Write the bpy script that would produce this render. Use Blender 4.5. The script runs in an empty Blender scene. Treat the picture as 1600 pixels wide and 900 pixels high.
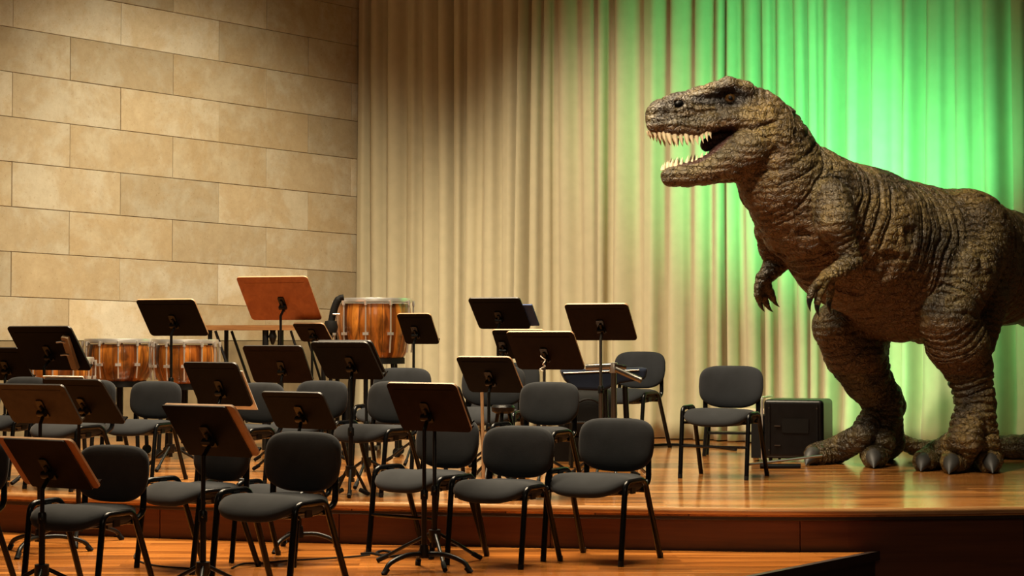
import bpy, bmesh, math, random
import numpy as np
from mathutils import Vector, Matrix

random.seed(7)
rng = np.random.default_rng(7)
scene = bpy.context.scene
COL = scene.collection
R = math.radians

# ------------------------------------------------------------------ camera
F = 2900.0                      # focal length in pixels of the 1600x900 frame
H_CAM = 1.02                    # eye height above the stage floor (stage floor is z = 0)
Z_LOW = -0.26                   # front platform, one step down
Z_HALL = -0.95                  # hall floor in front of the platform
PITCH = math.atan(80 / F)
cam_d = bpy.data.cameras.new('camera')
cam_d.sensor_width = 36.0
cam_d.lens = 36.0 * F / 1600.0
cam_d.clip_end = 200
cam = bpy.data.objects.new('camera', cam_d)
cam.location = (0, 0, H_CAM)
cam.rotation_euler = (math.pi / 2 + PITCH, 0, 0)
COL.objects.link(cam)
scene.camera = cam

FW = Vector((0, math.cos(PITCH), math.sin(PITCH)))
UP = Vector((0, -math.sin(PITCH), math.cos(PITCH)))
RT = Vector((1, 0, 0))
CP = Vector((0, 0, H_CAM))


def ray(px, py):
    return FW + RT * ((px - 800) / F) + UP * ((450 - py) / F)


def P(px, py, Y):
    """world point at depth Y seen at photograph pixel (px, py)"""
    d = ray(px, py)
    return CP + d * (Y / d.y)


def on_floor(px, py, z=0.0):
    d = ray(px, py)
    return CP + d * ((z - H_CAM) / d.z)


def on_plane(px, py, pt, n):
    d = ray(px, py)
    return CP + d * ((pt - CP).dot(n) / d.dot(n))


# ------------------------------------------------------------------ world and stage lights
scene.view_settings.view_transform = 'Standard'
scene.view_settings.look = 'None'
scene.view_settings.gamma = 1.0
scene.view_settings.use_curve_mapping = False
scene.view_settings.exposure = 0.0

world = bpy.data.worlds.new('hall_air')
scene.world = world
world.use_nodes = True
bg = world.node_tree.nodes['Background']
bg.inputs[0].default_value = (1.0, 0.72, 0.45, 1)
bg.inputs[1].default_value = 0.02


def aim(o, tgt):
    o.rotation_euler = (Vector(tgt) - o.location).to_track_quat('-Z', 'Y').to_euler()


def spot(name, loc, tgt, watts, color, angle, blend=0.8, size=0.25):
    d = bpy.data.lights.new(name, 'SPOT')
    d.energy = watts
    d.color = color
    d.spot_size = R(angle)
    d.spot_blend = blend
    d.shadow_soft_size = size
    o = bpy.data.objects.new(name, d)
    o.location = loc
    COL.objects.link(o)
    aim(o, tgt)
    return o


def area(name, loc, tgt, watts, color, sx, sy, spread=180):
    d = bpy.data.lights.new(name, 'AREA')
    d.shape = 'RECTANGLE'
    d.size, d.size_y = sx, sy
    d.energy = watts
    d.color = color
    d.spread = R(spread)
    o = bpy.data.objects.new(name, d)
    o.location = loc
    COL.objects.link(o)
    aim(o, tgt)
    return o


WARM = (1.0, 0.81, 0.55)
WARM2 = (1.0, 0.86, 0.65)
# overhead battens above the orchestra
area('stage_batten_light', (-1.5, 14.2, 6.6), (-1.5, 13.7, 0), 520, WARM, 4.5, 0.8, 115)
area('apron_batten_light', (-0.8, 11.2, 6.4), (-0.8, 10.9, 0), 470, WARM, 5.0, 0.6, 115)
# wash lights hung over the stage for the stone wall and the curtain
spot('wall_wash_spot', (-0.9, 14.6, 6.2), (-3.5, 19.9, 0.9), 3500, WARM2, 64, 0.95, 0.4)
spot('curtain_wash_spot', (-3.0, 14.4, 6.4), (0.85, 19.6, 1.1), 3200, WARM2, 48, 1.0, 0.4)
# front-of-house spot on the creature, high on the left
spot('front_spot_creature', (-0.6, 8.6, 6.9), (2.3, 14.0, 2.1), 3600, WARM2, 25, 0.8, 0.2)
# unseen fill added behind the camera to brighten the step front
area('front_fill_light', (0.5, -1.0, 5.5), (0.5, 11.3, 0), 85, WARM, 5.0, 2.0)
# green flood lamps behind the creature, thrown at the curtain
GREEN = (0.13, 1.0, 0.35)
spot('green_flood_neck', P(1235, 330, 15.7), P(1262, 225, 18.3), 680, GREEN, 70, 0.5, 0.5)
spot('green_flood_back', P(1440, 330, 15.6), P(1440, 200, 17.5), 330, GREEN, 84, 0.6, 0.5)
spot('green_flood_tail', P(1540, 480, 15.5), P(1560, 500, 16.8), 75, GREEN, 110, 0.6, 0.4)
spot('green_flood_floor', P(1360, 600, 16.4), P(1345, 560, 17.8), 62, GREEN, 100, 0.6, 0.3)


# ------------------------------------------------------------------ materials
def new_mat(name):
    m = bpy.data.materials.new(name)
    m.use_nodes = True
    nt = m.node_tree
    return m, nt, nt.nodes['Principled BSDF']


def N(nt, typ, **kw):
    n = nt.nodes.new(typ)
    for k, v in kw.items():
        if k in n.inputs:
            n.inputs[k].default_value = v
        else:
            setattr(n, k, v)
    return n


def L(nt, a, b):
    nt.links.new(a, b)


def ramp(nt, fac, stops, interp='LINEAR'):
    n = nt.nodes.new('ShaderNodeValToRGB')
    n.color_ramp.interpolation = interp
    el = n.color_ramp.elements
    while len(el) < len(stops):
        el.new(0.5)
    for e, (p, c) in zip(el, stops):
        e.position = p
        e.color = (*c, 1)
    L(nt, fac, n.inputs[0])
    return n.outputs[0]


def mixc(nt, fac, a, b, mode='MIX'):
    n = nt.nodes.new('ShaderNodeMix')
    n.data_type = 'RGBA'
    n.blend_type = mode
    for i, v in ((0, fac), (6, a), (7, b)):
        if isinstance(v, (int, float)):
            n.inputs[i].default_value = v
        elif isinstance(v, tuple):
            n.inputs[i].default_value = (*v, 1)
        else:
            L(nt, v, n.inputs[i])
    return n.outputs[2]


def coords(nt, scale=(1, 1, 1), rot=(0, 0, 0), which='Object'):
    tc = nt.nodes.new('ShaderNodeTexCoord')
    mp = nt.nodes.new('ShaderNodeMapping')
    mp.inputs['Scale'].default_value = scale
    mp.inputs['Rotation'].default_value = rot
    L(nt, tc.outputs[which], mp.inputs[0])
    return mp.outputs[0]


def bump(nt, bsdf, height, strength=0.3, dist=0.01, normal=None):
    b = nt.nodes.new('ShaderNodeBump')
    b.inputs['Strength'].default_value = strength
    b.inputs['Distance'].default_value = dist
    L(nt, height, b.inputs['Height'])
    if normal is not None:
        L(nt, normal, b.inputs['Normal'])
    if bsdf is not None:
        L(nt, b.outputs[0], bsdf.inputs['Normal'])
    return b.outputs[0]


def flat_mat(name, col, rough=0.5, metal=0.0, noise=0.0, nscale=20, spec=0.5, coat=0.0):
    m, nt, b = new_mat(name)
    b.inputs['Base Color'].default_value = (*col, 1)
    b.inputs['Roughness'].default_value = rough
    b.inputs['Metallic'].default_value = metal
    b.inputs['Specular IOR Level'].default_value = spec
    b.inputs['Coat Weight'].default_value = coat
    n = N(nt, 'ShaderNodeTexNoise', Scale=nscale, Detail=4.0)
    L(nt, coords(nt), n.inputs['Vector'])
    if noise:
        lo = tuple(c * (1 - noise) for c in col)
        hi = tuple(min(1, c * (1 + noise)) for c in col)
        L(nt, ramp(nt, n.outputs[0], [(0.3, lo), (0.7, hi)]), b.inputs['Base Color'])
    return m


def wood_mat(name, lo, hi, rough=0.35, scale=(2, 30, 30), coat=0.0):
    m, nt, b = new_mat(name)
    n = N(nt, 'ShaderNodeTexNoise', Scale=1.0, Detail=6.0, Roughness=0.6, Distortion=0.6)
    L(nt, coords(nt, scale), n.inputs['Vector'])
    L(nt, ramp(nt, n.outputs[0], [(0.3, lo), (0.7, hi)]), b.inputs['Base Color'])
    b.inputs['Roughness'].default_value = rough
    b.inputs['Coat Weight'].default_value = coat
    bump(nt, b, n.outputs[0], 0.08, 0.004)
    return m


def floor_mat(name, tone, seed):
    """varnished narrow strip flooring, strips run across the stage"""
    m, nt, b = new_mat(name)
    v = coords(nt, (1, 1, 1), (0, 0, R(-2)))
    br = N(nt, 'ShaderNodeTexBrick', Scale=1.0)
    br.offset = 0.37
    br.inputs['Brick Width'].default_value = 1.35
    br.inputs['Row Height'].default_value = 0.11
    br.inputs['Mortar Size'].default_value = 0.0012
    br.inputs['Mortar Smooth'].default_value = 0.2
    br.inputs['Bias'].default_value = 0.0
    br.inputs['Color1'].default_value = (0, 0, 0, 1)
    br.inputs['Color2'].default_value = (1, 1, 1, 1)
    br.inputs['Mortar'].default_value = (0.5, 0.5, 0.5, 1)
    L(nt, v, br.inputs['Vector'])
    gr = N(nt, 'ShaderNodeTexNoise', Scale=1.0, Detail=6.0, Roughness=0.65, Distortion=0.4)
    L(nt, coords(nt, (1.3, 26, 4), (0, 0, R(-2))), gr.inputs['Vector'])
    pl = ramp(nt, br.outputs['Color'], [(0.0, tuple(c * 0.5 for c in tone)), (0.5, tone),
                                         (1.0, (tone[0] * 1.45, tone[1] * 1.6, tone[2] * 1.8))])
    g2 = ramp(nt, gr.outputs[0], [(0.34, (0.36, 0.26, 0.20)), (0.60, (1.2, 1.16, 1.1))])
    c = mixc(nt, 0.85, pl, g2, 'MULTIPLY')
    c = mixc(nt, br.outputs['Fac'], c, tuple(c0 * 0.25 for c0 in tone))
    L(nt, c, b.inputs['Base Color'])
    rn = N(nt, 'ShaderNodeTexNoise', Scale=3.0, Detail=3.0)
    rr = ramp(nt, rn.outputs[0], [(0.3, (0.16,) * 3), (0.75, (0.30,) * 3)])
    L(nt, rr, b.inputs['Roughness'])
    b.inputs['Coat Weight'].default_value = 0.35
    b.inputs['Coat Roughness'].default_value = 0.12
    bump(nt, b, gr.outputs[0], 0.05, 0.002)
    return m


def fabric_mat(name, col, sheen=0.3, rough=0.95, weave=220, bstr=0.25, var=0.15):
    m, nt, b = new_mat(name)
    n = N(nt, 'ShaderNodeTexNoise', Scale=9.0, Detail=3.0)
    L(nt, coords(nt), n.inputs['Vector'])
    w = N(nt, 'ShaderNodeTexNoise', Scale=float(weave), Detail=2.0)
    L(nt, coords(nt), w.inputs['Vector'])
    c = ramp(nt, n.outputs[0], [(0.3, tuple(x * (1 - var) for x in col)), (0.7, tuple(x * (1 + var) for x in col))])
    L(nt, c, b.inputs['Base Color'])
    b.inputs['Roughness'].default_value = rough
    b.inputs['Specular IOR Level'].default_value = 0.2
    b.inputs['Sheen Weight'].default_value = sheen
    b.inputs['Sheen Roughness'].default_value = 0.45
    b.inputs['Sheen Tint'].default_value = (1, 0.9, 0.8, 1)
    bump(nt, b, w.outputs[0], bstr, 0.002)
    return m


def stone_mat():
    m, nt, b = new_mat('limestone_cladding')
    oi = nt.nodes.new('ShaderNodeObjectInfo')
    tc = nt.nodes.new('ShaderNodeTexCoord')
    # each block cut from another part of the quarry: offset the pattern by the block's random number
    ad = nt.nodes.new('ShaderNodeVectorMath')
    ad.operation = 'ADD'
    sc = nt.nodes.new('ShaderNodeVectorMath')
    sc.operation = 'SCALE'
    cb = nt.nodes.new('ShaderNodeCombineXYZ')
    for i in range(3):
        L(nt, oi.outputs['Random'], cb.inputs[i])
    L(nt, cb.outputs[0], sc.inputs[0])
    sc.inputs['Scale'].default_value = 37.0
    L(nt, tc.outputs['Object'], ad.inputs[0])
    L(nt, sc.outputs[0], ad.inputs[1])
    base = ramp(nt, oi.outputs['Random'], [(0.0, (0.36, 0.31, 0.21)), (0.35, (0.46, 0.405, 0.29)),
                                           (0.65, (0.42, 0.35, 0.225)), (1.0, (0.58, 0.52, 0.385))])
    n1 = N(nt, 'ShaderNodeTexNoise', Scale=1.6, Detail=8.0, Roughness=0.7, Distortion=0.3)
    L(nt, ad.outputs[0], n1.inputs['Vector'])
    stain = ramp(nt, n1.outputs[0], [(0.42, (1, 1, 1)), (0.55, (0.82, 0.68, 0.48)), (0.70, (0.98, 0.88, 0.72))])
    c = mixc(nt, 0.6, base, stain, 'MULTIPLY')
    n2 = N(nt, 'ShaderNodeTexNoise', Scale=38.0, Detail=5.0, Roughness=0.7)
    L(nt, ad.outputs[0], n2.inputs['Vector'])
    pits = ramp(nt, n2.outputs[0], [(0.30, (0.50, 0.38, 0.22)), (0.40, (1, 1, 1))])
    c = mixc(nt, 0.55, c, pits, 'MULTIPLY')
    n3 = N(nt, 'ShaderNodeTexNoise', Scale=7.0, Detail=6.0, Roughness=0.8)
    L(nt, ad.outputs[0], n3.inputs['Vector'])
    cl = ramp(nt, n3.outputs[0], [(0.36, (0.86, 0.84, 0.79)), (0.64, (1.06, 1.06, 1.04))])
    c = mixc(nt, 0.7, c, cl, 'MULTIPLY')
    L(nt, c, b.inputs['Base Color'])
    b.inputs['Roughness'].default_value = 0.8
    b.inputs['Specular IOR Level'].default_value = 0.25
    bump(nt, b, n2.outputs[0], 0.25, 0.004)
    return m


M = {}
M['stone'] = stone_mat()
M['joint'] = flat_mat('lime_mortar', (0.17, 0.125, 0.07), 0.95, noise=0.2)
M['wall_foot'] = flat_mat('wall_foot_band', (0.20, 0.15, 0.075), 0.85, noise=0.2, nscale=6)
M['stage_floor'] = floor_mat('stage_strip_floor', (0.34, 0.135, 0.032), 1)
M['low_floor'] = floor_mat('platform_strip_floor', (0.43, 0.15, 0.027), 2)
M['fascia'] = wood_mat('stained_fascia_wood', (0.075, 0.018, 0.005), (0.135, 0.036, 0.010), 0.42, (1.2, 1.2, 22))
M['nosing'] = wood_mat('pale_nosing_wood', (0.36, 0.17, 0.06), (0.55, 0.30, 0.12), 0.22, (2, 30, 30), 0.4)
M['dark_edge'] = flat_mat('dark_stained_edge', (0.022, 0.009, 0.004), 0.5, noise=0.2)
M['hall'] = flat_mat('dark_hall_carpet', (0.03, 0.012, 0.008), 0.95, noise=0.3)
M['curtain'] = fabric_mat('oatmeal_curtain_cloth', (0.49, 0.43, 0.27), 0.15, 0.95, 140, 0.12, 0.04)
M['fabric'] = fabric_mat('charcoal_chair_cloth', (0.0185, 0.0205, 0.0235), 0.08, 0.95, 260, 0.3)
M['shell'] = flat_mat('black_plastic_shell', (0.005, 0.005, 0.005), 0.45, spec=0.25)
M['tube'] = flat_mat('black_gloss_tube', (0.003, 0.003, 0.0034), 0.24, spec=0.22)
M['desk'] = flat_mat('black_desk_laminate', (0.0045, 0.004, 0.0035), 0.55, noise=0.2, spec=0.06)
M['desk_brown'] = flat_mat('brown_desk_laminate', (0.012, 0.0065, 0.004), 0.55, noise=0.2, spec=0.06)
M['desk_olive'] = flat_mat('olive_brown_desk_laminate', (0.036, 0.026, 0.015), 0.6, noise=0.2, spec=0.12)
M['desk_wood'] = wood_mat('cherry_desk_wood', (0.30, 0.085, 0.020), (0.46, 0.150, 0.038), 0.4, (14, 2.2, 14))
M['wing_wood'] = wood_mat('orange_ply_wood', (0.25, 0.085, 0.020), (0.36, 0.135, 0.035), 0.45, (14, 3, 14))
M['tan_wood'] = wood_mat('tan_ply_wood', (0.26, 0.135, 0.055), (0.36, 0.20, 0.09), 0.5, (14, 3, 14))
M['tray_tan'] = flat_mat('dull_tan_board', (0.19, 0.125, 0.065), 0.6, noise=0.15)
M['ply_edge'] = flat_mat('plywood_edge', (0.42, 0.25, 0.13), 0.5, noise=0.15)
M['black_edge'] = flat_mat('black_board_edge', (0.025, 0.022, 0.02), 0.4)
M['metal'] = flat_mat('black_stand_metal', (0.004, 0.004, 0.004), 0.36, spec=0.3)
M['steel'] = flat_mat('dull_steel_tube', (0.20, 0.19, 0.175), 0.34, 1.0)
M['chrome'] = flat_mat('chrome', (0.78, 0.76, 0.72), 0.3, 0.75)
M['paper'] = flat_mat('sheet_paper', (0.75, 0.70, 0.60), 0.9, noise=0.04)
M['blue'] = flat_mat('blue_folder_card', (0.012, 0.045, 0.17), 0.6, noise=0.1)
M['navy'] = fabric_mat('navy_padded_cloth', (0.008, 0.013, 0.028), 0.08, 0.9, 200, 0.2)
M['rubber'] = flat_mat('black_rubber', (0.005, 0.005, 0.005), 0.7, spec=0.2)
M['case'] = flat_mat('black_case_laminate', (0.004, 0.004, 0.0045), 0.35, noise=0.3, spec=0.3)
M['cream'] = flat_mat('cream_paint', (0.62, 0.52, 0.36), 0.6, noise=0.06)
M['table_wood'] = wood_mat('oiled_bar_wood', (0.16, 0.065, 0.020), (0.29, 0.135, 0.045), 0.4, (3, 30, 30))
M['skin'] = flat_mat('drum_head', (0.62, 0.55, 0.44), 0.5, noise=0.05)


def drum_mat():
    m, nt, b = new_mat('rosewood_drum_staves')
    tc = nt.nodes.new('ShaderNodeTexCoord')
    g = N(nt, 'ShaderNodeTexGradient')
    g.gradient_type = 'RADIAL'
    L(nt, tc.outputs['Object'], g.inputs[0])
    mul = N(nt, 'ShaderNodeMath')
    mul.operation = 'MULTIPLY'
    mul.inputs[1].default_value = 36.0
    L(nt, g.outputs['Fac'], mul.inputs[0])
    fl = N(nt, 'ShaderNodeMath')
    fl.operation = 'FLOOR'
    L(nt, mul.outputs[0], fl.inputs[0])
    wn = N(nt, 'ShaderNodeTexWhiteNoise')
    wn.noise_dimensions = '1D'
    L(nt, fl.outputs[0], wn.inputs['W'])
    stave = ramp(nt, wn.outputs['Value'], [(0.0, (0.11, 0.027, 0.004)), (0.4, (0.27, 0.080, 0.011)),
                                           (0.75, (0.44, 0.155, 0.02)), (1.0, (0.56, 0.22, 0.035))])
    n = N(nt, 'ShaderNodeTexNoise', Scale=1.0, Detail=6.0, Distortion=1.5)
    L(nt, coords(nt, (9, 9, 2.2)), n.inputs['Vector'])
    gr = ramp(nt, n.outputs[0], [(0.36, (0.10, 0.06, 0.04)), (0.52, (0.8, 0.75, 0.7)), (0.62, (1.15, 1.1, 1.0))])
    L(nt, mixc(nt, 0.8, stave, gr, 'MULTIPLY'), b.inputs['Base Color'])
    b.inputs['Roughness'].default_value = 0.28
    b.inputs['Coat Weight'].default_value = 0.7
    b.inputs['Coat Roughness'].default_value = 0.08
    return m


M['drum'] = drum_mat()


# ------------------------------------------------------------------ mesh helpers
class MB:
    def __init__(s):
        s.v, s.f, s.m = [], [], []

    def add(s, vs, fs, mi=0):
        o = len(s.v)
        s.v += [tuple(v) for v in vs]
        s.f += [tuple(i + o for i in f) for f in fs]
        s.m += [mi] * len(fs)
        return s

    def box(s, c, size, rot=None, mi=0):
        c = Vector(c)
        hx, hy, hz = size[0] / 2, size[1] / 2, size[2] / 2
        vs = [Vector((x, y, z)) for x in (-hx, hx) for y in (-hy, hy) for z in (-hz, hz)]
        if rot is not None:
            vs = [rot @ v for v in vs]
        return s.add([v + c for v in vs], [(0, 1, 3, 2), (4, 6, 7, 5), (0, 4, 5, 1), (2, 3, 7, 6), (0, 2, 6, 4), (1, 5, 7, 3)], mi)

    def tube(s, pts, r, n=8, mi=0, cap=True, flat=1.0):
        pts = [Vector(p) for p in pts]
        rs = r if isinstance(r, (list, tuple)) else [r] * len(pts)
        t0 = (pts[1] - pts[0]).normalized()
        ref = Vector((1, 0, 0)) if abs(t0.x) < 0.9 else Vector((0, 1, 0))
        a = (ref - t0 * ref.dot(t0)).normalized()
        rings = []
        for i, p in enumerate(pts):
            if i == 0:
                t = t0
            elif i == len(pts) - 1:
                t = (pts[i] - pts[i - 1]).normalized()
            else:
                t = ((pts[i] - pts[i - 1]).normalized() + (pts[i + 1] - pts[i]).normalized()).normalized()
            a = (a - t * a.dot(t)).normalized()
            b = t.cross(a)
            rings.append([p + a * (math.cos(2 * math.pi * k / n) * rs[i] * flat) + b * (math.sin(2 * math.pi * k / n) * rs[i]) for k in range(n)])
        vs = [v for rg in rings for v in rg]
        fs = []
        for i in range(len(pts) - 1):
            for k in range(n):
                fs.append((i * n + k, i * n + (k + 1) % n, (i + 1) * n + (k + 1) % n, (i + 1) * n + k))
        if cap:
            fs.append(tuple(range(n - 1, -1, -1)))
            fs.append(tuple((len(pts) - 1) * n + k for k in range(n)))
        return s.add(vs, fs, mi)

    def lathe(s, prof, n=32, mi=0, c=(0, 0, 0)):
        vs, fs = [], []
        for (r, z) in prof:
            for k in range(n):
                a = 2 * math.pi * k / n
                vs.append((c[0] + r * math.cos(a), c[1] + r * math.sin(a), c[2] + z))
        for i in range(len(prof) - 1):
            for k in range(n):
                fs.append((i * n + k, i * n + (k + 1) % n, (i + 1) * n + (k + 1) % n, (i + 1) * n + k))
        return s.add(vs, fs, mi)

    def build(s, name, mat, parent=None, smooth=False, loc=None):
        me = bpy.data.meshes.new(name)
        me.from_pydata(s.v, [], s.f)
        mats = mat if isinstance(mat, (list, tuple)) else [mat]
        for m in mats:
            me.materials.append(M[m] if isinstance(m, str) else m)
        if len(mats) > 1:
            me.polygons.foreach_set('material_index', s.m)
        bm = bmesh.new()
        bm.from_mesh(me)
        bmesh.ops.recalc_face_normals(bm, faces=bm.faces)
        bm.to_mesh(me)
        bm.free()
        if smooth:
            me.polygons.foreach_set('use_smooth', [True] * len(me.polygons))
            if hasattr(me, 'set_sharp_from_angle'):
                me.set_sharp_from_angle(angle=R(40))
        o = bpy.data.objects.new(name, me)
        COL.objects.link(o)
        if parent is not None:
            o.parent = parent
        if loc is not None:
            o.location = loc
        return o


def empty(name, loc=(0, 0, 0), rz=0.0, sc=1.0):
    o = bpy.data.objects.new(name, None)
    o.empty_display_size = 0.1
    o.location = loc
    o.rotation_euler = (0, 0, rz)
    o.scale = (sc, sc, sc)
    COL.objects.link(o)
    return o


def tag(o, label, cat, group=None):
    o['label'] = label
    o['category'] = cat
    if group:
        o['group'] = group
    return o


def struct(o, label=None):
    o['kind'] = 'structure'
    if label:
        o['label'] = label
    return o


def copy_tree(o, parent=None):
    c = o.copy()
    COL.objects.link(c)
    c.parent = parent
    for ch in list(o.children):
        copy_tree(ch, c)
    return c


def smooth_path(pts, sub=5):
    """Catmull-Rom through the points"""
    pts = [Vector(p) for p in pts]
    q = [pts[0] * 2 - pts[1]] + pts + [pts[-1] * 2 - pts[-2]]
    out = []
    for i in range(1, len(q) - 2):
        for k in range(sub):
            t = k / sub
            a, b, c, d = q[i - 1], q[i], q[i + 1], q[i + 2]
            out.append(0.5 * ((2 * b) + (c - a) * t + (2 * a - 5 * b + 4 * c - d) * t * t + (3 * b - a - 3 * c + d) * t ** 3))
    out.append(pts[-1])
    return out


def fillet(pts, r=0.04, n=4):
    """polyline with rounded corners"""
    pts = [Vector(p) for p in pts]
    out = [pts[0]]
    for i in range(1, len(pts) - 1):
        a, b, c = pts[i - 1], pts[i], pts[i + 1]
        d1, d2 = (a - b), (c - b)
        rr = min(r, d1.length * 0.45, d2.length * 0.45)
        p, q = b + d1.normalized() * rr, b + d2.normalized() * rr
        for k in range(n + 1):
            t = k / n
            out.append(p * (1 - t) ** 2 + b * 2 * t * (1 - t) + q * t * t)
    out.append(pts[-1])
    return out


def pillow(w, h, t, ex=4.0, pw=2.6, rings=7, n=40, shape=None):
    """superellipse cushion in the xy plane, thickness along z; shape(x, y, z) bends it"""
    vs, fs = [], []
    radii = [math.sin(math.pi / 2 * (i + 1) / rings) for i in range(rings)]
    for side in (1, -1):
        base = len(vs)
        vs.append((0, 0, side * t / 2))
        for ri, rr in enumerate(radii):
            for k in range(n):
                a = 2 * math.pi * k / n
                ca, sa = math.cos(a), math.sin(a)
                x = math.copysign(abs(ca) ** (2 / ex), ca) * w / 2 * rr
                y = math.copysign(abs(sa) ** (2 / ex), sa) * h / 2 * rr
                z = side * t / 2 * max(0.0, 1 - rr ** pw) ** (1 / pw)
                vs.append((x, y, z))
        for k in range(n):
            fs.append((base, base + 1 + k, base + 1 + (k + 1) % n))
        for i in range(rings - 1):
            for k in range(n):
                p = base + 1 + i * n
                fs.append((p + k, p + n + k, p + n + (k + 1) % n, p + (k + 1) % n))
    if shape:
        vs = [shape(*v) for v in vs]
    b = MB()
    b.add(vs, fs)
    return b


def weld(o, d=0.0004):
    bm = bmesh.new()
    bm.from_mesh(o.data)
    bmesh.ops.remove_doubles(bm, verts=bm.verts, dist=d)
    bmesh.ops.recalc_face_normals(bm, faces=bm.faces)
    bm.to_mesh(o.data)
    bm.free()
    o.data.polygons.foreach_set('use_smooth', [True] * len(o.data.polygons))
    return o


def round_rect(w, h, r, n=5):
    pts = []
    for cx, cy, a0 in ((w / 2 - r, h / 2 - r, 0), (-w / 2 + r, h / 2 - r, 90), (-w / 2 + r, -h / 2 + r, 180), (w / 2 - r, -h / 2 + r, 270)):
        for k in range(n + 1):
            a = R(a0 + 90 * k / n)
            pts.append((cx + r * math.cos(a), cy + r * math.sin(a)))
    return pts


def slab(pts, z0, z1, mi_face=0, mi_edge=0):
    n = len(pts)
    b = MB()
    vs = [(x, y, z0) for x, y in pts] + [(x, y, z1) for x, y in pts]
    b.add(vs, [tuple(range(n - 1, -1, -1)), tuple(range(n, 2 * n))], mi_face)
    b.f += [(k, (k + 1) % n, n + (k + 1) % n, n + k) for k in range(n)]
    b.m += [mi_edge] * n
    return b


# ------------------------------------------------------------------ the setting: floors, step, curtain, stone wall
# front edge of the upper stage, gently bowed towards the hall (pixel column, depth)
edge_px = [(-160, 12.75), (0, 12.35), (250, 11.95), (530, 11.65), (860, 11.40), (1250, 11.20), (1600, 11.33), (1800, 11.50)]
edge = [Vector(((px - 800) / F * Y, Y, 0)) for px, Y in edge_px]
edge = [Vector((-7.5, 13.9, 0))] + smooth_path(edge, 5) + [Vector((7.5, 12.6, 0))]

# curtain line and wall line meet in the back corner
CORNER = Vector((-1.70, 22.2, 0))
CDIR = Vector((0.7513, -0.66, 0)).normalized()
WDIR = Vector((-0.675, -0.738, 0)).normalized()


def poly_prism(name, top, z0, z1, mat, label=None):
    b = slab([(p.x, p.y) for p in top], z0, z1, 0, 0)
    o = b.build(name, mat)
    return struct(o, label)


stage_poly = edge + [Vector((7.5, 24.5, 0)), Vector((-7.5, 24.5, 0))]
poly_prism('floor_stage', stage_poly, -0.05, 0.0, 'stage_floor', 'glossy orange-brown strip floor of the upper stage')

# fascia boards of the step under the stage edge, set back under the nosing
fas = empty('wall_step_front')
struct(fas, 'dark red-brown wooden front of the stage step')
panel_cuts = [0, 5, 11, 16, 21, 26, 31, 34, len(edge) - 1]
for a, b_ in zip(panel_cuts[:-1], panel_cuts[1:]):
    seg = edge[a:b_ + 1]
    vs, fs = [], []
    for i, p in enumerate(seg):
        # tiny gap between the boards
        t = (seg[min(i + 1, len(seg) - 1)] - seg[max(i - 1, 0)]).normalized()
        q = p + Vector((0, 0.035, 0))
        if i == 0:
            q = q + t * 0.003
        if i == len(seg) - 1:
            q = q - t * 0.003
        for dy, z in ((0, -0.045), (0, Z_HALL), (0.03, Z_HALL), (0.03, -0.045)):
            vs.append((q.x, q.y + dy, z))
    for i in range(len(seg) - 1):
        for k in range(4):
            fs.append((i * 4 + k, i * 4 + (k + 1) % 4, i * 4 + 4 + (k + 1) % 4, i * 4 + 4 + k))
    fs += [(0, 1, 2, 3), tuple(len(vs) - 4 + k for k in (3, 2, 1, 0))]
    MB().add(vs, fs).build('panel', 'fascia', fas)
backing = MB()
for i in range(len(edge) - 1):
    p, q = edge[i] + Vector((0, 0.075, 0)), edge[i + 1] + Vector((0, 0.075, 0))
    backing.add([(p.x, p.y, -0.05), (q.x, q.y, -0.05), (q.x, q.y, Z_HALL), (p.x, p.y, Z_HALL)], [(0, 1, 2, 3)])
backing.build('backing', 'dark_edge', fas)

# pale nosing strip along the edge and the dark moulding below it
nb, mb2 = MB(), MB()
prof = [(0.0, -0.040), (-0.012, -0.036), (-0.018, -0.022), (-0.016, -0.008), (-0.006, 0.003), (0.045, 0.003), (0.045, -0.040)]
prof2 = [(0.012, -0.075), (0.004, -0.066), (0.006, -0.052), (0.002, -0.041), (0.04, -0.041), (0.04, -0.075)]
for bld, pr in ((nb, prof), (mb2, prof2)):
    n = len(pr)
    vs = []
    for p in edge:
        vs += [(p.x, p.y + dy, z) for dy, z in pr]
    fs = [(i * n + k, i * n + (k + 1) % n, i * n + n + (k + 1) % n, i * n + n + k) for i in range(len(edge) - 1) for k in range(n)]
    bld.add(vs, fs)
struct(nb.build('trim_1', 'nosing', smooth=True), 'pale varnished nosing strip along the stage edge')
struct(mb2.build('trim_2', 'dark_edge', smooth=True), 'dark moulding under the stage nosing')

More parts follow.
